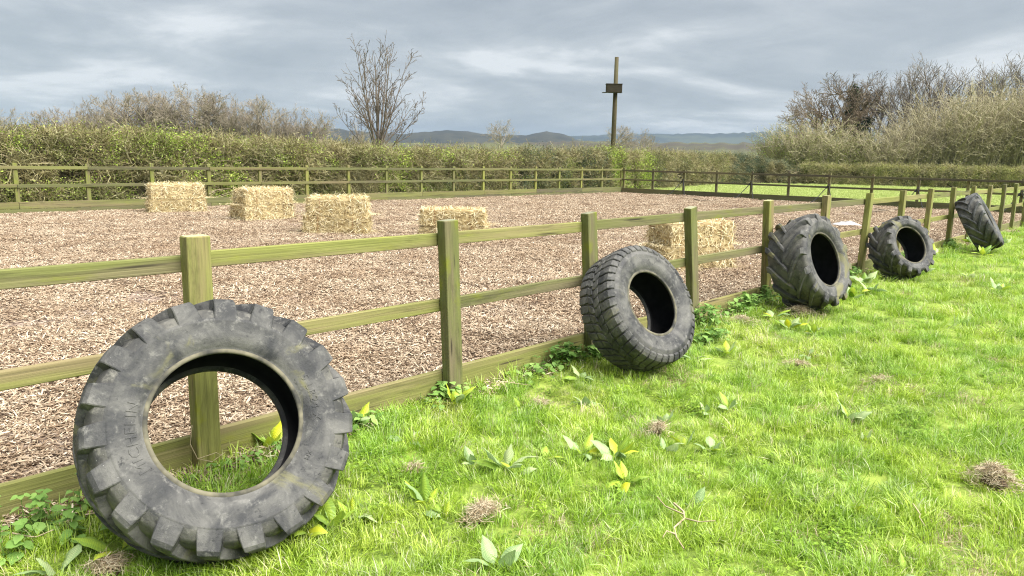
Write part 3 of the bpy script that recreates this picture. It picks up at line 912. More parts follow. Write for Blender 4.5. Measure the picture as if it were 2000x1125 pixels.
def plant_tree(name, label, cat, loc, meshes, group=None, rz=0.0, sc=1.0, extra=()):
    t = thing(name, loc, label, cat, group, rz)
    m4 = Matrix.Diagonal((sc, sc, sc, 1))
    obj('trunk', meshes[0], t, m4); obj('crown', meshes[1], t, m4)
    for nm, me in extra: 
        e = obj(nm, me, t, m4); e['kind'] = 'stuff'
    return t

def S(seg, wob, up, taper, kids, frm, ang=0, ratio=0, rr=.5):
    return {'seg': seg, 'wob': wob, 'up': up, 'taper': taper, 'kids': kids, 'from': frm, 'ang': ang, 'ratio': ratio, 'rr': rr}

# the bare young tree standing behind the hedge
vase = [S(7, .02, .022, .16, 8, .25), S(5, .05, .07, .4, 4, .2, 32, .30), S(4, .08, .05, .5, 2, .2, 36, .5), S(3, .09, .03, .6, 0, .2, 40, .5)]
st = [((0, 0, 0), (.01, .0, 1), 1.0, .095)]
for k_, (z_, tl_, ln_, rd_) in enumerate(((1.5, 8, .76, .055), (1.6, 12, .74, .055), (1.3, 10, .78, .055), (1.9, 14, .68, .048), (1.4, 17, .74, .05), (1.7, 20, .68, .045),
                                         (1.2, 34, .56, .036), (1.5, 38, .52, .036), (1.8, 42, .46, .034), (1.4, 46, .48, .034), (1.9, 34, .48, .032), (1.6, 48, .44, .032), (2.1, 32, .48, .032), (1.3, 40, .54, .036))):
    a_ = k_ * 2.4 - .64 * (k_ > 5)
    st.append(((0, 0, z_), (math.sin(RAD(tl_)) * math.cos(a_), math.sin(RAD(tl_)) * math.sin(a_), math.cos(RAD(tl_))), ln_, rd_))
tm = tree_mesh(6, 6.05, .1, vase, st, .0078, mat=M['bark_twig'])
plant_tree('bare_tree', 'solitary bare tree with upswept branches standing behind the far hedge', 'tree', (19.0, 23.5, 0.1), tm)

wide = [S(5, .06, .02, .45, 9, .3), S(5, .11, .03, .3, 6, .25, 52, .72, .55), S(4, .13, .05, .4, 5, .2, 42, .55), S(4, .14, .05, .5, 4, .2, 40, .55), S(2, .16, .05, .6, 0, .2, 40, .55)]
upr = [S(6, .05, .03, .35, 11, .22), S(5, .07, .07, .3, 6, .2, 34, .52, .5), S(4, .10, .07, .4, 5, .2, 34, .55), S(3, .12, .06, .5, 3, .2, 36, .55)]
WOOD = []
for k in range(3):
    WOOD.append(tree_mesh(30 + k, 6.6, .2, wide, [((0, 0, 0), (.02, .02, 1), 1.0, .2), ((0, 0, .8), (.25 - .2 * k, .2, 1), .85, .13)], .014, (6, 4, 3, 3), mat=M['bark_grey']))
for k in range(2):
    WOOD.append(tree_mesh(60 + k, 9.0, .2, upr, [((0, 0, 0), (.03, -.02, 1), 1.0, .17), ((.3, 0, 0), (.14, .1, 1), .85, .12), ((-.2, .2, 0), (-.16, .05, 1), .85, .12)], .016, (6, 4, 3, 3), mat=M['bark_grey']))
ordn = ['first', 'second', 'third', 'fourth', 'fifth', 'sixth', 'seventh', 'eighth', 'ninth', 'tenth', 'eleventh', 'twelfth', 'thirteenth', 'fourteenth', 'fifteenth', 'sixteenth', 'seventeenth', 'eighteenth']
wood = [(29.5, 128.7, 7.8, 0), (33.6, 124.4, 7.6, 1), (36.0, 121.5, 7.7, 3), (38.2, 119.5, 8.6, 0), (40.4, 117.2, 9.2, 4), (42.6, 115.1, 10.0, 2), (44.7, 113.0, 10.7, 1), (46.6, 111.0, 10.5, 3), (48.4, 109.0, 10.8, 0),
        (50.3, 106.8, 10.5, 1), (52.0, 105.0, 9.4, 3), (53.6, 103.2, 9.0, 4), (55.2, 101.5, 9.6, 3), (56.8, 99.6, 9.6, 4), (58.3, 97.9, 9.0, 3), (59.7, 96.2, 8.5, 4), (61.2, 94.4, 7.5, 3), (47.5, 116.0, 9.8, 2)]
VH = [float(np.array([v.co[2] for v in m[1].vertices]).max()) for m in WOOD]
rr_ = random.Random(4)
for k, (x, y, h, v) in enumerate(wood):
    lab = 'bare tree in the distant wood behind the left of the hedge, %s from the left' % ordn[k] if k < 17 else 'bare tree set back in the middle of the distant left wood'
    plant_tree('bare_tree', lab, 'tree', (x, y, -.2), WOOD[v], 'trees of the distant wood', rr_.uniform(0, 6.28), h / VH[v] * rr_.uniform(1.05, 1.15))

for k in range(11):
    x, y = 35.5 + 2.65 * k + rr_.uniform(-.6, .6), 126.5 - 3.0 * k + rr_.uniform(-.6, .6)
    h = float(np.interp(k, [0, 2, 4, 6, 8, 10], [7.6, 9.4, 10.9, 10.4, 9.8, 8.2])); v = (k * 2) % 5
    plant_tree('bare_tree', 'bare tree in the back row of the distant left wood, %s from the left' % ordn[k], 'tree', (x, y, -.2), WOOD[v], 'trees of the distant wood', rr_.uniform(0, 6.28), h / VH[v] * 1.1)

# scrub under the wood
def scrub_mesh(seed, n, w, h, rmin, mat, lean=.35, twigs=5):
    rng = np.random.default_rng(seed); polys = []; tips = []
    for k in range(n):
        a = rng.uniform(0, 6.283); rad = w * .5 * math.sqrt(rng.uniform(0, 1)) * .55
        p = np.array([rad * math.cos(a), rad * math.sin(a), 0.0])
        d = np.array([math.cos(a) * rng.uniform(0, lean * 1.6), math.sin(a) * rng.uniform(0, lean * 1.6), 1.0]); d /= np.linalg.norm(d)
        L = h * rng.uniform(.55, 1.0)
        P = [p]
        for i in range(4):
            d = d + rng.normal(size=3) * .09; d /= np.linalg.norm(d); P.append(P[-1] + d * L / 4)
        P = np.array(P); polys.append((P, np.linspace(rmin * 2.6, rmin, 5)))
        for t in range(twigs):
            f = rng.uniform(.25, .98) * 4; i = min(3, int(f)); b = P[i] + (P[i + 1] - P[i]) * (f - i)
            e = (P[i + 1] - P[i]); e /= np.linalg.norm(e); e = e + rng.normal(size=3) * .55; e /= np.linalg.norm(e)
            l1 = L * rng.uniform(.12, .32)
            Q = np.array([b, b + e * l1 * .5, b + e * l1 + rng.normal(size=3) * l1 * .12])
            polys.append((Q, np.array([rmin * 1.3, rmin, rmin * .7])))
            for u in range(3):
                e2 = e + rng.normal(size=3) * .6; e2 /= np.linalg.norm(e2)
                b2 = Q[1] + (Q[2] - Q[1]) * rng.uniform(-.6, 1)
                Q2 = np.array([b2, b2 + e2 * l1 * .3, b2 + e2 * l1 * .55 + rng.normal(size=3) * .03])
                polys.append((Q2, np.array([rmin, rmin * .8, rmin * .6]))); tips.append(Q2[-1]); tips.append(Q2[1])
    V, q = tubes(polys, 3)
    return mesh_np('branches', V, q, mat=mat), np.array(tips)

def shrub(name, label, loc, me, rz=0, sc=(1, 1, 1), extra=(), group=None):
    t = thing(name, loc, label, 'shrub', group, rz)
    m4 = Matrix.Diagonal((*sc, 1))
    e = obj('branches', me, t, m4); e['kind'] = 'stuff'
    for nm, m2 in extra:
        e = obj(nm, m2, t, m4); e['kind'] = 'stuff'
    return t
sm, st_ = scrub_mesh(2, 170, 7, 3.6, .016, M['bark_tan'], .3, 5)
for k, (x, y) in enumerate(((35.5, 119.5), (42.0, 113.0), (48.5, 106.0), (54.5, 99.5), (59.5, 94.0))):
    shrub('scrub_thicket', 'low brown scrub under the distant wood, %s from the left' % ordn[k], (x, y, 0), sm, k * 1.3, (1.25, 1.25, 1.15), group='scrub under the distant wood')

# lone trees far behind the hedge
plant_tree('bare_tree', 'small round bare tree far away above the middle of the hedge', 'tree', (190.5, 179.2, 2.0), WOOD[0], 'lone far trees', 1.0, 1.42)
plant_tree('bare_tree', 'pale bare tree just right of the tall pole, left of a pair', 'tree', (168.4, 113.6, 0.5), WOOD[1], 'lone far trees', .4, 1.22)
plant_tree('bare_tree', 'pale bare tree right of the tall pole, right of a pair', 'tree', (172.6, 109.0, 0.5), WOOD[2], 'lone far trees', 2.2, 1.05)
plant_tree('bare_tree', 'spindly bare tree behind the hedge between the wood and the solitary tree', 'tree', (70.5, 97.0, -.3), WOOD[3], 'lone far trees', 2.0, .62)

# the copse on the right
ivyt = [S(6, .05, .02, .35, 10, .48), S(5, .12, .04, .3, 6, .25, 58, .48, .5), S(4, .14, .05, .4, 5, .2, 44, .55), S(3, .16, .05, .5, 4, .2, 42, .55), S(2, .16, .05, .6, 0, .2, 40, .6)]
COP = [tree_mesh(101, 8.0, .26, wide, [((0, 0, 0), (.05, .1, 1), 1.0, .26), ((0, 0, 1.0), (-.35, .35, 1), .9, .18)], .014, (7, 5, 3, 3), mat=M['bark_brown']),
       tree_mesh(105, 9.6, .28, ivyt, [((0, 0, 0), (.0, .0, 1), 1.0, .30), ((0, 0, 4.6), (.42, -.42, 1), .48, .17), ((0, 0, 4.0), (-.42, .45, 1), .55, .17)], .014, (7, 5, 3, 3), mat=M['bark_dark']),
       tree_mesh(111, 11.0, .22, upr, [((0, 0, 0), (.02, .03, 1), 1.0, .2), ((.4, 0, 0), (.16, -.12, 1), .9, .15), ((-.3, .3, 0), (-.15, .14, 1), .9, .15)], .016, (7, 5, 3, 3), mat=M['bark_ash']),
       tree_mesh(117, 11.0, .22, upr, [((0, 0, 0), (-.02, .03, 1), 1.0, .2), ((.3, .2, 0), (.12, -.16, 1), .92, .15)], .015, (7, 5, 3, 3), mat=M['bark_ash'])]
CH = [float(np.array([v.co[2] for v in m[1].vertices]).max()) for m in COP]
crng = np.random.default_rng(8)
seedm = leaf_cloud(COP[1][2][(COP[1][2][:, 2] > 6.0)][::22], crng, .09, M['seed_red'], .12, 'seed_clusters')
iv = []
for (P_, R_), t0, t1_, cnt, rad in ((COP[1][3][0], .05, 1.0, 5200, .40), (COP[1][3][2], .0, .75, 1600, .27), (COP[1][3][1], .0, .5, 800, .24)):
    for k in range(cnt):
        f_ = (t0 + (t1_ - t0) * crng.uniform(0, 1)) * (len(P_) - 1); i_ = min(int(f_), len(P_) - 2)
        iv.append(P_[i_] + (P_[i_ + 1] - P_[i_]) * (f_ - i_) + crng.normal(size=3) * rad * (1 - .45 * f_ / (len(P_) - 1)))
ivm = leaf_cloud(np.array(iv), crng, .15, M['ivy'], .05, 'ivy')
CG = 'trees of the right hand copse'
plant_tree('bare_tree', 'spreading bare tree at the left edge of the right hand copse', 'tree', (79.6, 26.9, 0), COP[0], CG, .6, 9.6 / CH[0])
plant_tree('ivy_clad_tree', 'bare tree with dark ivy wrapped round its trunk in the right hand copse', 'tree', (82.9, 24.0, 0), COP[1], CG, .3, 11.9 / CH[1], (('ivy', ivm), ('seed_clusters', seedm)))
cops = [(81.6, 25.6, 10.8, 0, 'slender bare tree just left of the ivy clad tree'), (84.6, 22.6, 11.9, 2, 'bare grey tree just right of the ivy clad tree'),
        (86.2, 21.0, 12.3, 3, 'pale bare tree second to the right of the ivy clad tree'), (87.6, 19.4, 13.0, 2, 'tall grey bare tree in the middle of the right hand copse'),
        (89.0, 18.2, 13.7, 3, 'tallest pale bare tree in the middle of the right hand copse'), (90.2, 16.6, 12.4, 2, 'bare tree in the dip of the copse skyline near the right'),
        (92.0, 15.0, 12.6, 3, 'bare tree second from the right edge of the picture'), (93.6, 13.2, 14.0, 2, 'tall bare tree at the right edge of the picture'), (96.0, 11.2, 13.6, 3, 'tall bare tree cut off by the right edge of the picture')]
for k, (x, y, h, v, lab) in enumerate(cops):
    plant_tree('bare_tree', lab, 'tree', (x, y, 0), COP[v], CG, k * 1.9, h / CH[v])

shA, tpA = scrub_mesh(12, 200, 6, 5.4, .013, M['bark_pale'], .42, 6)
shB, tpB = scrub_mesh(17, 210, 7, 8.6, .015, M['bark_pale'], .30, 6)
shC, tpC = scrub_mesh(19, 190, 6, 5.0, .013, M['bark_green'], .42, 6)
srng = np.random.default_rng(3)
catB = leaf_cloud(tpB[::2], srng, .055, M['catkin'], .06, 'catkins')
lfC = leaf_cloud(tpC, srng, .05, M['hedge_green'], .08, 'leaves')
lfA = leaf_cloud(tpA, srng, .045, M['hedge_olive'], .08, 'leaves')
SG = 'shrubs of the right hand copse'
shr = [(75.2, 28.6, shC, (.95, .95, 1.0), (('leaves', lfC),), 'greenish shrub at the left end of the right hand copse'),
       (76.4, 26.4, shA, (1.15, 1.15, 1.15), (('leaves', lfA),), 'rounded olive brown shrub below the spreading tree of the copse'),
       (77.2, 24.4, shA, (1.15, 1.15, .98), (('leaves', lfA),), 'rounded olive brown shrub left of the ivy clad trunk'),
       (78.0, 22.4, shC, (.9, .9, .85), (('leaves', lfC),), 'green leafing shrub below the ivy clad tree'),
       (78.4, 19.6, shA, (1.0, 1.0, .95), (), 'pale stemmed shrub right of the ivy clad tree'),
       (80.4, 17.2, shB, (.85, .85, .72), (('catkins', catB),), 'pale catkin shrub at the foot of the big shrubs'),
       (82.0, 15.2, shB, (1.05, 1.05, .95), (('catkins', catB),), 'large rounded grey brown shrub in the right hand copse'),
       (84.2, 13.0, shB, (1.1, 1.1, 1.08), (('catkins', catB),), 'large brown shrub second from the right edge of the picture'),
       (85.6, 10.6, shB, (1.1, 1.1, 1.12), (('catkins', catB),), 'large brown shrub at the right edge of the picture'),
       (87.0, 8.0, shB, (1.1, 1.1, 1.12), (('catkins', catB),), 'large brown shrub cut by the right edge of the picture')]
for k, (x, y, me, sc, ex, lab) in enumerate(shr):
    shrub('shrub', lab, (x, y, 0), me, k * 1.1, sc, ex, SG)

# ------------------------------------------------------------------ hedges
def twig_clump(seed, n, rad, mat, rmin=.006, up=.25):
    rng = np.random.default_rng(seed); polys = []
    for k in range(n):
        d = rng.normal(size=3) + np.array([0, 0, up]); d /= np.linalg.norm(d)
        p = rng.normal(size=3) * rad * .35
        L = rad * rng.uniform(.7, 1.7)
        P = [p]
        for i in range(3):
            d = d + rng.normal(size=3) * .22; d /= np.linalg.norm(d); P.append(P[-1] + d * L / 3)
        polys.append((np.array(P), np.linspace(rmin, rmin * .5, 4)))
        for t in range(2):
            e = d + rng.normal(size=3) * .8; e /= np.linalg.norm(e); b = P[1 + t]
            polys.append((np.array([b, b + e * L * .2, b + e * L * .4]), np.array([rmin * .7, rmin * .6, rmin * .4])))
    V, q = tubes(polys, 3)
    rv = []
    for N_ in sorted({len(p) for p, _ in polys}, key=lambda N_: [len(p) for p, _ in polys].index(N_)):
        cnt = sum(1 for p, _ in polys if len(p) == N_)
        rv.append(np.repeat(rng.uniform(0, 1, cnt), (N_ - 1) * 3))
    return mesh_np('twigs', V, q, mat=mat, attr={'v': np.concatenate(rv)})

def leaf_clump(seed, n, rad, size, mat):
    rng = np.random.default_rng(seed)
    P = rng.normal(size=(n, 3)) * rad * .5
    return leaf_cloud(P, rng, size, mat, .02, 'leaves')
TWIG = source_collection('twig_clump', [twig_clump(k, 40, .34, M['hedge_brown'], .0085) for k in range(4)])
LEAF = {c: source_collection('leaf_clump_' + c, [leaf_clump(k + 10, 110, .40, .032, M['hedge_' + c]) for k in range(3)]) for c in ('olive', 'green', 'dark', 'yellow')}

def hedge(label, path, height, thick, seed, leaves, twig_d=13, leaf_d=8, bulge=0.0, name='hedge', low=0.0):
    """path: [(x, y, top)] the front foot of the hedge; leaves: {species: share}"""
    rng = np.random.default_rng(seed)
    P = np.array(path, float); P[:, 2] -= .36 + np.interp(P[:, 0], [8, 16, 26, 33, 39, 48, 56, 60], [0, .24, .22, .12, .26, .30, .22, .10])
    root = thing(name, (P[0, 0], P[0, 1], 0), label, 'hedge', 'hedgerow around the arena')
    seg = np.hypot(np.diff(P[:, 0]), np.diff(P[:, 1])); s = np.concatenate([[0], np.cumsum(seg)]); L = s[-1]
    def at(u):
        return np.interp(u, s, P[:, 0]), np.interp(u, s, P[:, 1]), np.interp(u, s, P[:, 2])
    tx, ty = (P[-1, 0] - P[0, 0]) / L, (P[-1, 1] - P[0, 1]) / L
    nx_, ny_ = ty, -tx                       # towards the arena
    # inner mass standing for dense twigs, the shade of the hollows in its colour
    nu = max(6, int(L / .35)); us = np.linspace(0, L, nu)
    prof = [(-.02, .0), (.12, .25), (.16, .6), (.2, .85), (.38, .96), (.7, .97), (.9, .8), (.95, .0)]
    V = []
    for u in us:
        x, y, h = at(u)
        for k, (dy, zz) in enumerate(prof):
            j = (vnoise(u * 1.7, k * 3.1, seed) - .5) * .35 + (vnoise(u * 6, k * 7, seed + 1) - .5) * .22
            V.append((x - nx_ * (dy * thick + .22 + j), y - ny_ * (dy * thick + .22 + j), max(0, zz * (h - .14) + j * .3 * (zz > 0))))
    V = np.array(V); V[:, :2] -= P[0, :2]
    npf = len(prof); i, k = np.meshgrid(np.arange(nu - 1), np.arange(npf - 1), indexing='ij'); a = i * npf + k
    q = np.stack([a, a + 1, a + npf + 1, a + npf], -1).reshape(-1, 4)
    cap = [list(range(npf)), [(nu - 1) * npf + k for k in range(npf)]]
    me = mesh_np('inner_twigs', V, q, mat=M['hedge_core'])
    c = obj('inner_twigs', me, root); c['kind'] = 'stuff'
    def spots(dens, depth=.0):
        n = int(L * (height + thick * .8) * dens)
        u = rng.uniform(0, L, n); f = rng.uniform(0, 1, n)
        x, y, h = at(u)
        edge = height / (height + thick * .8)
        front = f < edge
        z = np.where(front, low + (f / edge) * (h - low), h - .05)
        dy = np.where(front, 0, (f - edge) / (1 - edge) * thick)
        lump = (vnoise(u * .9, z * .9, seed + 5) - .5) * .5 + (vnoise(u * 2.6, z * 2.6, seed + 6) - .5) * .3
        dy = dy - lump * np.where(front, 1, .0) + rng.normal(0, .09, n) + .10 + np.where(front, np.clip((z / h) - .7, 0, 1) * .5, 0)
        z = z + np.where(front, 0, lump * .25) + rng.normal(0, .05, n)
        z = np.maximum(z, .12)
        px, py = x - nx_ * dy - P[0, 0], y - ny_ * dy - P[0, 1]
        return np.stack([px, py, z], -1), rng.uniform(0, 6.283, (n, 3)), u
    Q, ro, u = spots(twig_d)
    gap = (vnoise(u * .9 + 3, Q[:, 2] * 1.6, seed + 40) < .36) & (Q[:, 2] < 1.35)
    Q, ro = Q[~gap], ro[~gap]
    n = len(Q); sc = np.repeat(rng.uniform(.7, 1.25, n)[:, None], 3, 1)
    e = scatter('twigs', Q, ro, sc, rng.integers(0, 4, n), TWIG, root); e['kind'] = 'stuff'
    for sp, share in leaves.items():
        Q, ro, u = spots(leaf_d * share * 1.35)
        kx = vnoise(Q[:, 0] * .8 + seed, Q[:, 2] * .9, seed + ord(sp[0]) % 7 + len(sp))
        keep = (kx > .32) & ~((vnoise(u * .9 + 3, Q[:, 2] * 1.6, seed + 40) < .36) & (Q[:, 2] < 1.35))
        Q, ro = Q[keep], ro[keep]; n = len(Q)
        if n == 0: continue
        sc = np.repeat(rng.uniform(.6, 1.2, n)[:, None], 3, 1)
        e = scatter('leaves', Q, ro, sc, rng.integers(0, 3, n), LEAF[sp], root); e['kind'] = 'stuff'
    # long pale stems arching out of the front of the hedge
    polys = []
    for k in range(int(L * 9)):
        u0 = rng.uniform(0, L); x, y, h = at(u0); z0 = rng.uniform(.1, h * .85); a = rng.normal(0, .7) + (math.pi if rng.uniform() < .5 else 0)
        ln = rng.uniform(.5, 1.5); up_ = rng.uniform(-.3, .9); out_ = rng.uniform(-.12, .22)
        pts = []
        for t in (0, .25, .5, .75, 1.0):
            ss = ln * t * math.cos(a); zz = z0 + ln * (up_ * t - .55 * t * t)
            dd = .12 - out_ * math.sin(t * 2.6)
            pts.append((x + tx * ss - nx_ * dd - P[0, 0], y + ty * ss - ny_ * dd - P[0, 1], max(.05, min(zz, h + .05))))
        polys.append((np.array(pts), np.linspace(.011, .005, 5)))
    V, q = tubes(polys, 4)
    e = obj('stems', mesh_np('stems', V, q, mat=M['bark_tan']), root); e['kind'] = 'stuff'
    return root
HY = 21.0
hedge('tangled brown hedge with bare stems at the left edge of the picture', [(-1.0, HY, 2.36), (2.5, HY, 2.40), (8.2, HY, 2.46)], 2.4, 1.7, 1, {'olive': .8, 'green': .3}, 13, 9)
hedge('fresh green leafing stretch of hedge behind the leftmost straw bales', [(8.2, HY, 2.46), (12.2, HY, 2.49)], 2.45, 1.7, 2, {'green': 1.1, 'olive': .5}, 9, 10)
hedge('olive brown stretch of hedge left of the solitary tree', [(12.2, HY, 2.49), (18.2, HY, 2.40)], 2.42, 1.7, 3, {'olive': .95, 'green': .35}, 12, 9)
hedge('pale green stretch of hedge just right of the solitary tree', [(18.2, HY, 2.38), (20.0, HY, 2.38)], 2.35, 1.7, 4, {'green': .7, 'olive': .6}, 11, 10)
hedge('mixed dark green and brown hedge in the middle of the far side', [(20.0, HY, 2.42), (26.0, HY, 2.42)], 2.4, 1.7, 5, {'dark': .4, 'olive': .8, 'green': .4}, 11, 9)
hedge('grey green bushy hedge left of the arena corner', [(26.0, HY, 2.44), (33.2, HY, 2.58)], 2.5, 1.8, 6, {'dark': .95, 'olive': .45}, 9, 11)
hedge('bright green hedge at the foot of the tall pole', [(33.2, HY, 2.60), (39.0, 21.6, 2.62)], 2.55, 1.8, 7, {'green': 1.3, 'olive': .2}, 7, 11)
hedge('olive and grey green hedge behind the right end of the arena', [(39.0, 21.6, 2.62), (48.0, 23.4, 2.66), (55.5, 24.8, 2.72)], 2.6, 1.9, 8, {'olive': .8, 'dark': .55}, 10, 10)
hedge('dark grey green rounded bush where the hedge drops to the right', [(55.5, 24.8, 2.75), (59.0, 24.3, 2.62), (61.6, 22.6, 2.15), (62.6, 21.2, 1.6)], 2.5, 2.4, 9, {'dark': 1.6}, 5, 12)
hedge('low clipped yellow green hedge below the right hand copse', [(62.4, 21.4, 2.0), (65.8, 17.0, 2.0), (71.5, 10.5, 2.0), (78.0, 3.0, 2.0)], 1.95, 1.4, 10, {'yellow': 1.2, 'olive': .4}, 9, 10)

# brush pile and long bramble stems at the foot of the left hedge
rng = np.random.default_rng(44); polys = []
for k in range(60):
    x = rng.normal(0, .55); y = rng.normal(0, .25); a = rng.normal(0, .5)
    L = rng.uniform(.7, 1.5); z = abs(rng.normal(.12, .15))
    d = np.array([math.cos(a), math.sin(a), rng.uniform(-.1, .35)])
    p0 = np.array([x, y, z]) - d * L / 2; p0[2] = max(p0[2], .02)
    P = np.array([p0, p0 + d * L * .5 + np.array([0, 0, rng.uniform(0, .12)]), p0 + d * L])
    P[:, 2] = np.maximum(P[:, 2], .02)
    polys.append((P, np.array([.012, .010, .005])))
V, q = tubes(polys, 4)
t = thing('brush_pile', (9.0, 20.35, 0), 'heap of cut dry branches behind the far fence at the foot of the left hedge', 'brush pile')
e = obj('branches', mesh_np('branches', V, q, mat=M['bark_tan']), t); e['kind'] = 'stuff'

# ------------------------------------------------------------------ pole with nest box
pole = thing('nest_box_pole', (37.2, 23.6, 0), 'tall weathered pole carrying a dark wooden nest box behind the hedge corner', 'pole')
V, q = lathe([(0, .15), (4, .145), (8.0, .12), (8.0, .0)], 12)
obj('pole', mesh_np('pole', V, q, mat=M['pole_wood'], smooth=False), pole)
bx = Matrix.Translation((0, 0, 5.85)) @ Matrix.Rotation(RAD(-48), 4, 'Z') @ Matrix.Translation((-.62, -.30, 0))
body = thing('x', (0, 0, 0), None, None); bpy.data.objects.remove(body)
def panel(nm, sx, sy, sz, m, parent=None):
    me = box_mesh(nm, sx, sy, sz, M['box_wood'], .004, 0, 0)
    return obj(nm, me, nb, bx @ m)
T = Matrix.Translation
nb = obj('nest_box', box_mesh('nest_box', .98, .46, .03, M['box_wood'], .004), pole, bx)
bx = Matrix.Identity(4)
panel('box_roof', 1.02, .50, .03, T((-.02, 0, .50)))
panel('box_side', .96, .025, .47, T((.01, .215, .03)))
panel('box_side', .96, .025, .47, T((.01, -.215, .03)))
panel('box_back', .025, .40, .47, T((.945, 0, .03)))
panel('box_front', .025, .14, .47, T((.03, .13, .03)))
panel('box_front', .025, .26, .12, T((.03, -.072, .38)))
panel('box_front', .025, .26, .10, T((.03, -.072, .03)))
panel('box_front', .025, .05, .25, T((.03, -.177, .13)))
panel('landing_ledge', .22, .42, .025, T((-.22, 0, -.012)))

# ------------------------------------------------------------------ things on the end fence and the arena floor
def rope(x, y, label, sd_):
    r = np.random.default_rng(sd_)
    t = thing('hanging_rope', (x, y, 0), label, 'rope', 'black ropes on the end fence')
    for k, s in enumerate((-.18, .2)):
        L = r.uniform(.5, .9)
        P = np.array([(0, s * .2, .80), (-.10, s * .6, .62), (-.22 - .1 * k, s * 1.2, .38), (-.4 - .1 * k, s * 1.9, .14), (-.6 - .15 * k, s * 2.5, .035), (-.85 - L * .4, s * 2.4 - .25, .03), (-1.1 - L * .5, s * 2.2 - .1, .03)])
        V, q = tubes([(P, np.full(len(P), .017))], 6)
        obj('strand', mesh_np('strand', V, q, mat=M['rope'], smooth=True), t)
    V, q = tubes([(np.array([(.0, -.08, .86), (-.06, 0, .87), (-.06, .02, .70), (.0, .08, .69)]), np.full(4, .02))], 6)
    obj('knot', mesh_np('knot', V, q, mat=M['rope'], smooth=True), t)
def end_xy(k):
    d = .12 + 1.82 * k
    return 32.53 + math.cos(-math.pi / 2 + .028) * d - .06, 19.64 + math.sin(-math.pi / 2 + .028) * d
for k, lab in ((2, 'black rope hanging from the third post of the end fence'), (4, 'black rope hanging from the fifth post of the end fence'), (6, 'black rope hanging from the seventh post of the end fence'), (8, 'black rope hanging from the ninth post of the end fence'), (10, 'black rope hanging from the end fence at the right edge of the picture')):
    x, y = end_xy(k); rope(x, y, lab, k)
def stick(name, label, pts, r, mat, cat='stick', group=None, parts=()):
    P = np.array(pts, float); o = P[0].copy(); 
    V, q = tubes([(P - o, np.linspace(r, r * .6, len(P)))] + [(np.array(b) - o, np.linspace(r * .7, r * .4, len(b))) for b in parts], 5)
    ob = obj(name, mesh_np(name, V, q, mat=mat, smooth=True)); ob.location = o
    return tag(ob, label, cat, group)
stick('dead_branch', 'dark dead branch lying on the wood chips before the fifth end post', [(28.6, 13.0, .12), (28.8, 12.8, .05), (29.3, 12.4, .05), (29.9, 12.2, .05)], .035, M['bark_dark'])
stick('dead_branch', 'dark crooked branch on the wood chips beyond the fourth tyre', [(27.3, 5.2, .05), (28.4, 5.0, .07), (29.6, 4.9, .06), (30.6, 4.8, .16)], .04, M['bark_dark'], parts=[[(28.9, 4.95, .07), (29.4, 5.5, .08)]])
# scrap of pale sheeting
bm = bmesh.new(); bmesh.ops.create_grid(bm, x_segments=10, y_segments=8, size=.5)
for v in bm.verts:
    k = float(vnoise(v.co.x * 5 + 3, v.co.y * 5 + 9, 2)); e_ = 1 - .35 * float(vnoise(math.atan2(v.co.y, v.co.x) * 2 + 5, 1.0, 4))
    v.co = Vector((v.co.x * 1.0 * e_, v.co.y * .62 * e_, .03 + .16 * k * max(0, 1 - 3.2 * v.co.length_squared)))
ext = bmesh.ops.extrude_face_region(bm, geom=bm.faces[:])
for g in ext['geom']:
    if isinstance(g, bmesh.types.BMVert): g.co.z += .012
bmesh.ops.recalc_face_normals(bm, faces=bm.faces[:])
mpl, n_, l_ = mat_new('pale_sheeting')
finish(mpl, n_, l_, mixc(n_, l_, smooth_mask(n_, l_, noise(n_, l_, nd(n_, 'ShaderNodeTexCoord').outputs['Object'], 7, 4), .35, .65), (.24, .24, .25), (.44, .43, .42)), .5)
o = obj('plastic_sheet_scrap', bm_mesh('plastic_sheet_scrap', bm, mpl, True)); o.location = (20.4, 3.55, .01); o.rotation_euler = (0, 0, -.6)
tag(o, 'crumpled pale plastic sheet lying on the wood chips between the third and fourth tyres', 'plastic sheet')

# ------------------------------------------------------------------ wood chips
def chip_patch(seed, n=210, rad=.3):
    rng = np.random.default_rng(seed)
    a = rng.uniform(0, 6.283, n); rr = rad * np.sqrt(rng.uniform(0, 1, n))
    C_ = np.stack([rr * np.cos(a), rr * np.sin(a), rng.uniform(.002, .028, n)], -1)
    yaw = rng.uniform(0, 6.283, n); tilt = rng.normal(0, .28, n)
    D = np.stack([np.cos(yaw) * np.cos(tilt), np.sin(yaw) * np.cos(tilt), np.sin(tilt)], -1)
    W = np.stack([-np.sin(yaw), np.cos(yaw), rng.normal(0, .35, n)], -1); W /= np.linalg.norm(W, axis=1)[:, None]
    T_ = np.cross(D, W)
    ln = np.clip(rng.lognormal(math.log(.018), .5, n), .006, .075)[:, None]; wd = rng.uniform(.002, .0062, n)[:, None]; th = rng.uniform(.001, .0025, n)[:, None]
    bend = rng.normal(0, .12, n)[:, None] * ln
    V = []
    for sx in (-1, 0, 1):
        for sy, sz in ((-1, -1), (1, -1), (1, 1), (-1, 1)):
            V.append(C_ + D * ln * sx + W * wd * sy * (1 if sx == 0 else .7) + T_ * (th * sz + (bend if sx == 0 else 0)))
    V = np.stack(V, 1).reshape(-1, 3)
    f = []
    for s in (0, 4):
        for k in range(4): f.append((s + k, s + (k + 1) % 4, s + 4 + (k + 1) % 4, s + 4 + k))
    f += [(3, 2, 1, 0), (8, 9, 10, 11)]
    q = (np.arange(n)[:, None, None] * 12 + np.array(f)[None]).reshape(-1, 4)
    return mesh_np('chips', V, q, mat=M['chips'], attr={'v': np.repeat(np.clip(rng.normal(.52, .27, n), 0, 1), len(f))})
CHIP = source_collection('chip_patch', [chip_patch(k) for k in range(7)])
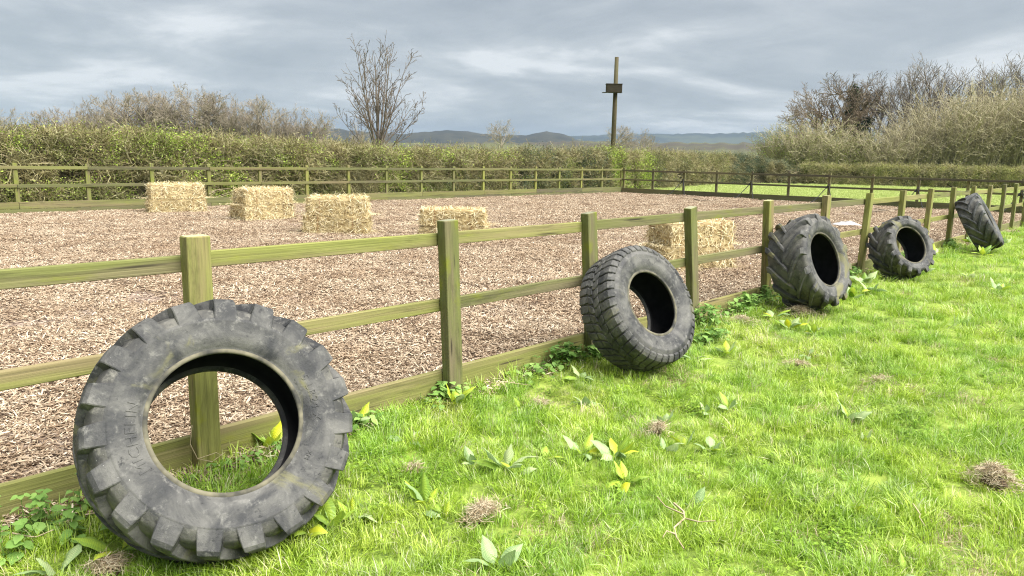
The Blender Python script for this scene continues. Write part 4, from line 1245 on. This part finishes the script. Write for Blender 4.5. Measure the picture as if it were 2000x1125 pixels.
def build_chips():
    rng = np.random.default_rng(77)
    P = []
    for (d0, d1, dens) in ((0, 8, 38), (8, 14, 24), (14, 26, 15), (26, 60, 9)):
        n = int(41.3 * 19.4 * dens)
        x = rng.uniform(-8.8, 32.4, n); y = rng.uniform(.16, 19.55, n)
        d = np.hypot(x - CAM[0], y - CAM[1])
        # only what lies within the view and a wide margin to its sides
        az = np.degrees(np.arctan2(x - CAM[0], y - CAM[1])) - math.degrees(YAW)
        k = (d >= d0) & (d < d1) & (az > -52) & (az < 52)
        P.append(np.stack([x[k], y[k], np.full(k.sum(), 0.0)], -1))
    P = np.concatenate(P); P[:, 2] = arena_z(P[:, 0], P[:, 1]) - .004
    n = len(P); d = np.hypot(P[:, 0] - CAM[0], P[:, 1] - CAM[1])
    ro = np.stack([rng.normal(0, .04, n), rng.normal(0, .04, n), rng.uniform(0, 6.283, n)], -1)
    s = np.where(d < 10, 1.0, np.where(d < 20, 1.08, 1.25)) * rng.uniform(.85, 1.15, n)
    # keep the outermost chips inside the boards
    o = scatter('wood_chips', P, ro, np.stack([s, s, s], -1), rng.integers(0, 7, n), CHIP)
    tag(o, 'loose brown and cream wood chips strewn over the arena floor', 'wood chips', kind='stuff')
    return n
n_chip = build_chips()

# ------------------------------------------------------------------ grass
def tuft(seed, n=54, rad=.075, lmin=.045, lmax=.12, wmin=.0014, wmax=.0026, lean=.75, sweep=(0, 0)):
    rng = np.random.default_rng(seed)
    a = rng.uniform(0, 6.283, n); rr = rad * np.sqrt(rng.uniform(0, 1, n))
    P = np.stack([rr * np.cos(a), rr * np.sin(a), np.full(n, -.008)], -1)
    yaw = a + rng.normal(0, 1.1, n); le = np.abs(rng.normal(lean * .55, lean * .5, n))
    H = np.stack([np.cos(yaw), np.sin(yaw), np.zeros(n)], -1) * le[:, None] + np.array([sweep[0], sweep[1], 0])
    L = rng.uniform(lmin, lmax, n)[:, None]; w = rng.uniform(wmin, wmax, n)[:, None]
    side = np.cross(H + 1e-4, np.array([0, 0, 1.0])); side /= np.linalg.norm(side, axis=1)[:, None]
    side = side + rng.normal(0, .3, (n, 3)); side /= np.linalg.norm(side, axis=1)[:, None]
    up = np.array([0, 0, 1.0])
    def at(t): return P + L * t * (up * (1 - .42 * t * np.clip(le[:, None], 0, 1.4)) + H * t * .95)
    V = np.stack([at(0) - side * w, at(0) + side * w, at(.4) - side * w * .95, at(.4) + side * w * .95, at(.75) - side * w * .7, at(.75) + side * w * .7, at(1.0)], 1).reshape(-1, 3)
    k = np.arange(n)[:, None] * 7
    q = np.concatenate([k + np.array([0, 1, 3, 2]), k + np.array([2, 3, 5, 4])], 1).reshape(-1, 4)
    t = (k + np.array([4, 5, 6])).reshape(-1, 3)
    v = np.clip(rng.normal(.5, .2, n), 0, .92); v = np.where(rng.uniform(0, 1, n) < .04, 1.0, v)
    return mesh_np('tuft', V, q, t, M['grass'], attr={'v': np.concatenate([np.repeat(v, 2), v])})
def thatch(seed):
    me = tuft(seed, 34, .09, .03, .085, .001, .002, 1.5)
    me.materials.clear(); me.materials.append(M['dead_grass'])
    return me
def herb(seed):
    """low clover-like leaves growing in the sward"""
    rng = np.random.default_rng(seed); n = 26
    P = np.stack([rng.normal(0, .05, n), rng.normal(0, .05, n), rng.uniform(.02, .055, n)], -1)
    V, t, k = [], [], 0
    for p in P:
        a0 = rng.uniform(0, 6.28); s_ = rng.uniform(.008, .014)
        for j in range(3):
            a = a0 + j * 2.094; d = np.array([math.cos(a), math.sin(a), rng.uniform(-.1, .4)]); e = np.array([-math.sin(a), math.cos(a), 0])
            V += [p, p + d * s_ * .6 + e * s_ * .55, p + d * s_ * 1.1, p + d * s_ * .6 - e * s_ * .55]; t += [(k, k + 1, k + 2), (k, k + 2, k + 3)]; k += 4
    return mesh_np('tuft', np.array(V), None, t, M['grass'], attr={'v': np.repeat(rng.uniform(0, .45, n), 6)})
TUFT = source_collection('grass_tuft', [tuft(k, sweep=(.35 * math.cos(k * 2.1), .35 * math.sin(k * 2.1))) for k in range(8)] + [herb(70 + k) for k in range(3)] + [thatch(90 + k) for k in range(2)])
M['grass_pale'] = attr_mat('pale_grass_blades', [(0.0, (.24, .32, .07)), (.5, (.42, .50, .15)), (1.0, (.58, .60, .28))], .6, .3, inst=.3)
def pale(me):
    me.materials.clear(); me.materials.append(M['grass_pale']); return me
TUFT2 = source_collection('pale_grass_tuft', [pale(tuft(40 + k)) for k in range(4)])
def build_grass():
    rng = np.random.default_rng(5)
    P, SC = [], []
    for (d0, d1, dens, sc) in ((0, 3.2, 290, .85), (3.2, 5.5, 250, .95), (5.5, 9, 150, 1.05), (9, 15, 55, 1.25), (15, 26, 22, 1.6), (26, 46, 8, 2.0)):
        x0, x1 = -3.0, min(46, CAM[0] + d1); y0, y1 = max(-14, CAM[1] - d1), .085
        n = int((x1 - x0) * (y1 - y0) * dens)
        x = rng.uniform(x0, x1, n); y = rng.uniform(y0, y1, n)
        d = np.hypot(x - CAM[0], y - CAM[1])
        az = np.degrees(np.arctan2(x - CAM[0], y - CAM[1])) - math.degrees(YAW)
        k = (d >= d0) & (d < d1) & (az > -50) & (az < 50) & (d > 1.2)
        P.append(np.stack([x[k], y[k], gz(x[k], y[k])], -1)); SC.append(np.full(k.sum(), sc))
    P = np.concatenate(P); s = np.concatenate(SC); n = len(P)
    big = vnoise(P[:, 0] * 2.2, P[:, 1] * 2.2, 31); fine = vnoise(P[:, 0] * 6, P[:, 1] * 6, 32)
    fen = np.clip(1 + P[:, 1] / .45, 0, 1)              # taller along the boards
    s = s * (.42 + .40 * big + .48 * fine + .20 * fen) * rng.uniform(.8, 1.2, n)
    flow = 6.283 * vnoise(P[:, 0] * 1.1, P[:, 1] * 1.1, 33) * 1.6
    ro = np.stack([rng.normal(0, .16, n), rng.normal(0, .16, n), flow + rng.normal(0, 1.0, n)], -1)
    o = scatter('grass', P, ro, np.stack([s * 1.05, s * 1.05, s * rng.uniform(.75, 1.15, n)], -1), np.where((rng.uniform(0, 1, n) < .05) | ((vnoise(P[:, 0] * 1.9, P[:, 1] * 1.9, 61) > .72) & (rng.uniform(0, 1, n) < .4)), rng.integers(8, 11, n), np.where((rng.uniform(0, 1, n) < .05) | ((vnoise(P[:, 0] * 2.6 + 9, P[:, 1] * 2.6, 62) > .80) & (rng.uniform(0, 1, n) < .45)), rng.integers(11, 13, n), rng.integers(0, 8, n))), TUFT)
    tag(o, 'lush bright green grass in front of the fence', 'grass', kind='stuff')
    # the paddock seen behind the end fence
    n = 9000
    x = rng.uniform(33, 66, n); y = rng.uniform(-2, 24, n)
    s = rng.uniform(1.6, 2.8, n)
    o = scatter('grass', np.stack([x, y, np.full(n, -.01)], -1), np.stack([rng.normal(0, .1, n), rng.normal(0, .1, n), rng.uniform(0, 6.28, n)], -1), np.stack([s, s, s * .8], -1), rng.integers(0, 4, n), TUFT2)
    tag(o, 'grass of the strip between the end fence and the hedge', 'grass', kind='stuff')
    return len(P)
n_grass = build_grass()

# ------------------------------------------------------------------ dock plants, nettles, dead grass
def dock_leaf(seed, L=.15, W=.045, curl=.6, mat=None):
    """blade on a short stalk: broad below, drawn to a point, folded along the midrib, margin waved"""
    rng = np.random.default_rng(seed)
    ph = rng.uniform(0, 6); tw = rng.normal(0, .25)
    prof = [(0, .05), (.16, .05), (.22, .30), (.32, .78), (.45, 1.0), (.58, .95), (.70, .78), (.82, .50), (.92, .22), (1.0, .02)]
    nv = 5; V = []; x = z = 0.0; pt = 0.0
    for t, k in prof:
        a = curl * t * 1.25
        x += (t - pt) * L * math.sin(a); z += (t - pt) * L * math.cos(a); pt = t
        w = W * k
        for j in range(nv):
            s = (j / (nv - 1) - .5) * 2
            wave = math.sin(t * 15 + ph + (s > 0) * 1.7) * .16 * w * abs(s) * (k > .2)
            f = abs(s) * .34 * w + wave
            V.append((x - f * math.cos(a) * -1 + s * w * tw * t, s * w, z - f * math.sin(a)))
    n = len(prof)
    q = [(i * nv + j, i * nv + j + 1, (i + 1) * nv + j + 1, (i + 1) * nv + j) for i in range(n - 1) for j in range(nv - 1)]
    return mesh_np('leaf', V, q, mat=mat, smooth=True, attr={'v': np.tile([.42, .62, .62, .42], n - 1) + rng.uniform(-.1, .1)})
DOCK = [dock_leaf(k, .20, .036, .35 + .3 * k, M['dock']) for k in range(4)] + [dock_leaf(9 + k, .19, .040, .4 + .45 * k, M['dock_pale']) for k in range(3)]
def dock(x, y, n, size, label, pal=.5, seed=None, stand=.5):
    r = random.Random(seed if seed is not None else int((x * 31 + y * 17) * 100))
    t = thing('dock_plant', (x, y, float(gz(x, y)) + .008), label, 'dock plant', 'dock plants in the grass', 0)
    a0 = r.uniform(0, 6.28); n += 1 + (size > .85)
    for k in range(n):
        a = a0 + 6.283 * k / n + r.uniform(-.5, .5)
        me = DOCK[r.randrange(4, 7)] if r.random() < pal else DOCK[r.randrange(4)]
        s = size * r.uniform(.6, 1.08)
        m4 = Matrix.Rotation(a, 4, 'Z') @ Matrix.Translation((.008, 0, .0)) @ Matrix.Rotation(r.uniform(.05, 1.0) * (1.25 - stand), 4, 'Y') @ Matrix.Rotation(r.uniform(-.5, .5), 4, 'X') @ Matrix.Diagonal((s, s, s, 1))
        obj('leaf', me, t, m4)
docks = [
 (1.80, -.13, 4, 1.15, 'upright dock plant with yellow green leaves in front of the second foreground post', .3, .95),
 (1.17, -.37, 2, .8, 'two flat grey green dock leaves between the big tyre and the second post', .9, .4),
 (.75, -1.05, 4, .95, 'dock plant with a bright yellow leaf just left of the dead grass heap', .4, .8),
 (.72, -1.22, 2, .8, 'pair of small dock leaves below the bright yellow dock leaf', .4, .6),
 (1.25, -.89, 2, .7, 'low pale dock leaves upper left of the middle of the lawn', .9, .5),
 (1.33, -1.08, 3, 1.1, 'dock plant with three spread blue green leaves in the middle foreground', .9, .6),
 (1.63, -1.10, 2, .7, 'small flat dock just right of the blue green dock', .8, .3),
 (1.87, -1.23, 3, .9, 'dock with pale leaves left of the yellow dock group', .6, .6),
 (1.97, -1.39, 5, 1.15, 'largest yellow green dock group in the middle of the lawn', .25, .7),
 (1.74, -1.63, 3, 1.05, 'yellow green dock leaning left below the largest dock group', .2, .5),
 (2.27, -1.56, 2, .85, 'pale dock below the small dead grass patch', .8, .6),
 (2.51, -1.74, 2, .9, 'single yellowish dock right of the middle of the lawn', .3, .5),
 (2.45, -1.60, 2, .7, 'small dock right of the pale dock', .7, .5),
 (.57, -1.73, 2, 1.25, 'tall pale dock leaf at the bottom edge of the picture', 1, .95),
 (.27, -.92, 3, 1.15, 'tall wavy dock leaf against the right foot of the biggest tyre', .5, 1.0),
 (.38, -.90, 3, .9, 'yellow dock beside the right foot of the biggest tyre', .1, .6),
 (3.72, -2.19, 4, 1.0, 'pale wilting dock standing alone right of centre on the lawn', .9, .9),
 (3.18, -1.36, 3, .85, 'yellow green dock below the wide tyre', .3, .5),
 (3.35, -1.45, 2, .9, 'thin upright pale dock below and right of the wide tyre', .9, 1.0),
 (2.72, -1.29, 3, .8, 'dock beside the small dead grass patch', .6, .5),
 (2.58, -.71, 3, .9, 'pale dock left of the wide tyre', .8, .5),
 (3.00, -.33, 3, .95, 'grey green dock at the left foot of the wide tyre', .9, .6),
 (9.85, -.34, 5, 1.6, 'big pale leaved dock between the third and fourth tyres', .7, .9),
 (8.45, -.62, 5, 1.45, 'big pale leaved dock at the right foot of the third tyre', .6, .8),
 (9.2, -.62, 4, 1.3, 'broad dock in the gap right of the third tyre', .6, .6),
 (6.27, -.69, 4, 1.1, 'dock left of the third tyre', .6, .6),
 (6.53, -.40, 4, 1.1, 'dock by the boards left of the third tyre', .5, .7),
 (6.23, -.98, 4, 1.05, 'dock in front of the third tyre, to its left', .5, .6),
 (5.32, -1.28, 3, 1.0, 'grey green dock with a dry leaf on the lawn before the third tyre', 1, .4),
 (10.83, -1.86, 5, 1.4, 'dark rosette of dock on the lawn near the right edge', .2, .7),
 (12.0, -1.24, 3, 1.1, 'dock on the lawn in front of the fourth tyre', .5, .5),
 (11.9, -.62, 3, 1.2, 'dock at the right foot of the fourth tyre', .7, .6),
 (-.80, -.47, 3, 1.0, 'pale dock in the bottom left corner of the picture', 1, .2),
 (-.57, -.47, 2, 1.25, 'broad green dock leaf under the left side of the biggest tyre', 0, .7),
 (.13, -.86, 2, .9, 'dark dock leaf under the right side of the biggest tyre', 0, .6),
 (.46, .03, 3, 1.15, 'bright dock seen through the hole of the biggest tyre', .1, .9),
 (1.06, .02, 3, 1.0, 'pale dock against the boards right of the biggest tyre', .8, .8),
 (15.6, -.75, 5, 1.7, 'bright yellow green dock clump at the foot of the fifth tyre', .1, .8),
 (14.5, -.12, 5, 1.5, 'dock clump by the boards left of the fifth tyre', .4, .8),
 (17.9, -.12, 5, 1.5, 'dock clump by the boards right of the fifth tyre', .5, .8),
 (13.1, -.2, 5, 1.5, 'leafy dock clump by the boards between the fourth and fifth tyres', .5, .8),
 (18.6, -.6, 4, 1.4, 'dock right of the fifth tyre near the edge of the picture', .5, .6),
 (4.73, -.73, 3, .9, 'dock at the right foot of the wide tyre', .6, .5),
 (4.32, -.62, 3, .9, 'pale dock close against the wide tyre', .9, .5),
]
for (x, y, n, s, lab, pal, stand) in docks: dock(x, y, n, s, lab, pal, stand=stand)
r = random.Random(91)
for k in range(26):
    d = r.uniform(3.0, 15); az = YAW + RAD(r.uniform(-6, 33)); x, y = CAM[0] + d * math.sin(az), CAM[1] + d * math.cos(az)
    if y > -.4: continue
    dock(x, y, r.randint(1, 3), r.uniform(.45, .7), 'small low dock seedling scattered in the open lawn', .5, seed=k, stand=.4)

def nettle_leaf(seed):
    ring = [(0, 0)]
    n = 8
    for k in range(n + 1):
        t = k / n; w = .5 * math.sin(math.pi * (t * .86 + .12)) ** 1.1 * (1.1 - .55 * t)
        ring.append((t, w + (.045 if k % 2 else -.02) * (0 < k < n)))
    V = []; q = []; tr = []
    pts = [(t, w) for t, w in ring[1:]]
    for t, w in pts:
        w = max(w, .02)
        V += [(t, -w, -.18 * t * t + .14 * w), (t, 0, -.18 * t * t), (t, w, -.18 * t * t + .14 * w)]
    for k in range(len(pts) - 1):
        q += [(3 * k, 3 * k + 1, 3 * k + 4, 3 * k + 3), (3 * k + 1, 3 * k + 2, 3 * k + 5, 3 * k + 4)]
    return mesh_np('leaf', V, q, mat=M['nettle'], attr={'v': np.full(len(q), .35 + .15 * seed)})
NET = [nettle_leaf(k) for k in range(3)]
stem_m = mesh_np('stem', *tubes([(np.array([(0, 0, 0), (.004, .002, .5), (0, 0, 1.0)]), np.array([.013, .011, .008]))], 5), mat=M['nettle'], attr={'v': np.full(10, .5)})
def nettle(x, y, h, label, seed, tiers=4, group='nettles along the boards', z=None, big=1.0):
    r = random.Random(seed)
    t = thing('nettle_plant', (x, y, float(gz(x, y)) - .01 if z is None else z), label, 'nettle', group, r.uniform(0, 6.28))
    lx, ly = r.uniform(-.2, .2), r.uniform(-.25, .1)
    tilt = Matrix.Rotation(lx, 4, 'Y') @ Matrix.Rotation(-ly, 4, 'X')
    obj('stem', stem_m, t, tilt @ Matrix.Diagonal((h * .8, h * .8, h, 1)))
    for k in range(tiers):
        zz = h * (.30 + .70 * k / (tiers - 1)); s = (.065 - .030 * k / (tiers - 1)) * big * r.uniform(.85, 1.2)
        nn = 2 if k < tiers - 1 else 4
        for j in range(nn):
            a = k * 1.57 + j * 6.283 / nn + r.uniform(-.3, .3)
            obj('leaf', NET[r.randrange(3)], t, tilt @ Matrix.Translation((0, 0, zz)) @ Matrix.Rotation(a, 4, 'Z') @ Matrix.Rotation(r.uniform(-.15, .5), 4, 'Y') @ Matrix.Translation((.012, 0, 0)) @ Matrix.Rotation(r.uniform(-.3, .3), 4, 'X') @ Matrix.Diagonal((s, s, s, 1)))
r = random.Random(6)
for k in range(15):
    x = -.98 + .055 * k * .75 + r.uniform(-.05, .05); y = -.02 - r.uniform(0, .30)
    nettle(x, y, r.uniform(.13, .25), 'nettle in the leafy patch left of the biggest tyre', 100 + k, 4, 'nettles left of the biggest tyre')
for k in range(6):
    nettle(-.05 + .1 * k + r.uniform(-.04, .04), -.04 - r.uniform(0, .08), r.uniform(.06, .10), 'low nettle at the foot of the post inside the big tyre hole', 140 + k, 3, 'nettles inside the tyre hole')
def nettle_clump(x, y, w, n, label, seed, h=(.08, .2)):
    n = int(n * 1.5); h = (h[0], h[1] * 1.2)
    rng = np.random.default_rng(seed); Vs, Qs, va, o = [], [], [], 0
    base = np.array([v.co[:] for v in NET[0].vertices]); fq = np.array([p.vertices[:] for p in NET[0].polygons])
    for k in range(n):
        s = rng.uniform(.035, .065); a = rng.uniform(0, 6.283); b = rng.uniform(-.2, .7)
        ca, sa, cb, sb = math.cos(a), math.sin(a), math.cos(b), math.sin(b)
        Rm = np.array([[ca, -sa, 0], [sa, ca, 0], [0, 0, 1]]) @ np.array([[cb, 0, sb], [0, 1, 0], [-sb, 0, cb]])
        px = rng.normal(0, w * .4); py = -abs(rng.normal(0, .09)); hh = rng.uniform(*h) * (1 - .45 * min(1, abs(px) / w))
        Vs.append(base @ Rm.T * s + np.array([px, py, hh])); Qs.append(fq + o); o += len(base)
        va.append(np.full(len(fq), rng.uniform(0, 1)))
    t = thing('nettle_patch', (x, y, float(gz(x, y)) - .01), label, 'nettles', 'nettle patches along the boards')
    e = obj('leaves', mesh_np('leaves', np.concatenate(Vs), np.concatenate(Qs), mat=M['nettle'], attr={'v': np.concatenate(va)}), t); e['kind'] = 'stuff'
    polys = [(np.array([(rng.normal(0, w * .4), -abs(rng.normal(0, .09)), -.01)] * 1 + [(0, 0, 0)]), None) for _ in range(0)]
    st_ = []
    for k in range(max(6, n // 8)):
        px = rng.normal(0, w * .4); py = -abs(rng.normal(0, .08)); st_.append((np.array([(px, py, -.01), (px + .01, py, .06), (px, py - .01, rng.uniform(.08, h[1]))]), np.array([.0025, .002, .0015])))
    V, q = tubes(st_, 3)
    e = obj('stems', mesh_np('stems', V, q, mat=M['nettle'], attr={'v': np.full(len(q), .3)}), t); e['kind'] = 'stuff'
for args in ((1.86, .06, .34, 60, 'nettle leaves round the foot of the second foreground post', 1, (.04, .13)), (2.75, .06, .3, 40, 'sparse low nettles along the boards right of the second post', 2, (.03, .10)),
             (3.18, .05, .34, 130, 'dense nettle patch against the boards left of the wide tyre', 3, (.06, .20)), (3.55, -.02, .25, 60, 'dark nettles just behind the left side of the wide tyre', 31, (.05, .15)),
             (5.45, -.05, .4, 150, 'bright nettle patch at the post right of the wide tyre', 4, (.05, .24)), (5.0, -.35, .35, 90, 'low nettles at the right foot of the wide tyre', 5, (.03, .13)),
             (6.55, .02, .45, 190, 'dark nettle patch along the boards before the third tyre', 6, (.06, .22)), (7.15, .02, .3, 90, 'nettles at the post left of the third tyre', 7, (.06, .24)),
             (10.2, .04, .35, 90, 'nettles round the post left of the fourth tyre', 8, (.06, .2)), (13.0, .03, .5, 110, 'nettles along the boards right of the fourth tyre', 9, (.06, .2)),
             (16.2, .02, .5, 110, 'dark nettles at the post beside the fifth tyre', 10, (.06, .22)), (19.0, .02, .9, 140, 'nettles along the boards at the right edge of the picture', 11, (.06, .22)),
             (1.05, .06, .3, 50, 'scattered nettles along the boards right of the biggest tyre', 12, (.03, .10))):
    nettle_clump(*args)

def dead_clump(x, y, w, d, h, n, label, seed):
    rng = np.random.default_rng(seed)
    t = thing('dead_grass_clump', (x, y, float(gz(x, y))), label, 'dead grass', 'tufts of dead grass on the lawn', rng.uniform(0, 6.28))
    a = rng.uniform(0, 6.283, n); rr = np.abs(rng.normal(0, .62, n))
    ir = .65 + .8 * vnoise(np.cos(a) * 1.5 + 5, np.sin(a) * 1.5 + 5, seed)
    P = np.stack([rr * ir * np.cos(a) * w, rr * ir * np.sin(a) * d, np.maximum(0, 1 - rr ** 2) * h * ir + .03 + rng.uniform(-.012, .02, n)], -1)
    D = rng.normal(size=(n, 3)); D[:, 2] = np.abs(D[:, 2]) * .35; D /= np.linalg.norm(D, axis=1)[:, None]
    L = rng.uniform(.025, .075, n)[:, None]; s = np.cross(D, rng.normal(size=(n, 3))); s /= np.linalg.norm(s, axis=1)[:, None]; s *= .0014
    B = P + D * L * .5 + rng.normal(size=(n, 3)) * .006; C_ = P + D * L + rng.normal(size=(n, 3)) * .008 - np.array([0, 0, .01])
    V = np.stack([P - s, P + s, B - s, B + s, C_ - s * .5, C_ + s * .5], 1).reshape(-1, 3)
    k = np.arange(n)[:, None] * 6
    q = np.concatenate([k + np.array([0, 1, 3, 2]), k + np.array([2, 3, 5, 4])], 1).reshape(-1, 4)
    e = obj('dry_blades', mesh_np('dry_blades', V, q, mat=M['dead_grass'], attr={'v': np.repeat(np.clip(rng.normal(.62, .28, n), 0, 1), 2)}), t); e['kind'] = 'stuff'
    # clod of soil below
    bm = bmesh.new(); bmesh.ops.create_icosphere(bm, subdivisions=3, radius=1)
    for v in bm.verts:
        j = 1 + .35 * (float(vnoise(v.co.x * 3 + 7, v.co.y * 3 + v.co.z * 2, seed)) - .5)
        v.co = Vector((v.co.x * w * .55 * j, v.co.y * d * .55 * j, max(-.02, v.co.z * h * .8 * j + .015)))
    obj('clod', bm_mesh('clod', bm, M['soil'], True), t)
for args in ((.85, -1.35, .115, .05, .035, 900, 'two-part heap of dead grass and soil in the middle foreground', 1), (3.22, -3.16, .12, .09, .07, 1200, 'round pale tuft of dead grass at the right edge of the picture', 2),
             (2.52, -1.35, .08, .06, .02, 350, 'flat patch of dead grass beside docks in the middle of the lawn', 3), (7.0, -.52, .22, .14, .07, 900, 'mound of dry grass at the left foot of the third tyre', 4),
             (5.95, -.28, .16, .10, .05, 500, 'brown twiggy patch before the nettles left of the third tyre', 5), (-.64, -.57, .09, .07, .03, 500, 'dead grass tuft under the left of the biggest tyre', 6),
             (.92, -.74, .04, .04, .02, 160, 'small brown clod right of the biggest tyre', 7), (4.97, -1.32, .16, .07, .02, 300, 'thin strip of dead grass on the lawn below the nettle patches', 8),
             (2.30, -.50, .07, .04, .02, 200, 'small dead grass patch in front of the boards between post and wide tyre', 9), (4.99, -2.02, .2, .09, .015, 260, 'bleached streak of dead grass right of centre', 10), (4.82, -2.34, .16, .08, .012, 200, 'lower bleached streak of dead grass right of centre', 11)):
    dead_clump(*args)

# twigs and roots on the grass
zg = lambda x, y, dz: (x, y, float(gz(x, y)) + dz)
stick('dry_root', 'pale forked dry root lying on the lawn at the lower right', [zg(1.60, -2.02, .09), zg(1.56, -2.10, .08), zg(1.50, -2.14, .075), zg(1.40, -2.14, .06), zg(1.34, -2.19, .045), zg(1.29, -2.26, .03)], .0065, M['bark_tan'], 'root',
      parts=[[zg(1.53, -2.12, .08), zg(1.55, -2.0, .085), zg(1.58, -1.93, .10)], [zg(1.50, -2.14, .075), zg(1.50, -2.22, .08), zg(1.55, -2.28, .09)], [zg(1.36, -2.17, .05), zg(1.33, -2.14, .07), zg(1.28, -2.15, .06)]])
stick('dry_stalk', 'thin pale stalk on the lawn at the far lower right', [zg(2.50, -2.92, .09), zg(2.45, -2.97, .07), zg(2.40, -2.98, .07), zg(2.36, -3.02, .05)], .004, M['bark_tan'], 'stalk')
stick('dry_stalk', 'bent straw stalk in the nettles left of the biggest tyre', [zg(-.90, -.20, .10), zg(-.84, -.24, .08), zg(-.82, -.245, .075), zg(-.76, -.27, .10)], .004, M['straw'] if False else M['bark_tan'], 'stalk')
stick('dry_stalk', 'curled dry stalks hanging at the post inside the big tyre hole', [(-.01, -.01, .30), (-.03, -.02, .20), (.0, -.03, .11), (.08, -.03, .07), (.16, -.02, .10)], .003, M['bark_tan'], 'stalk', parts=[[(.0, -.03, .11), (.10, -.04, .12), (.17, -.02, .06)]])
stick('dry_stalk', 'tangle of dry stalks in front of the boards right of the second post', [(2.10, -.22, .10), (2.18, -.24, .13), (2.30, -.25, .09), (2.42, -.30, .06)], .003, M['bark_tan'], 'stalk', parts=[[(2.18, -.24, .13), (2.16, -.30, .06)], [(2.30, -.25, .09), (2.28, -.18, .14)]])

# ------------------------------------------------------------------ air
bm = bmesh.new(); bmesh.ops.create_cube(bm, size=1)
for v in bm.verts: v.co = Vector((v.co.x * 8800, v.co.y * 8800, (v.co.z + .5) * 165 - 3.0))
hm = bpy.data.materials.new('haze'); hm.use_nodes = True; hn = hm.node_tree.nodes; hn.clear()
pv = nd(hn, 'ShaderNodeVolumePrincipled'); pv.inputs['Color'].default_value = (.26, .36, .53, 1); pv.inputs['Density'].default_value = 1.6e-4; pv.inputs['Anisotropy'].default_value = 0.0
ho = nd(hn, 'ShaderNodeOutputMaterial'); hm.node_tree.links.new(pv.outputs[0], ho.inputs['Volume'])
hz = obj('haze', bm_mesh('haze', bm, hm)); tag(hz, 'thin haze in the air over the fields', 'haze', kind='stuff')
print('chips', n_chip, 'grass', n_grass)
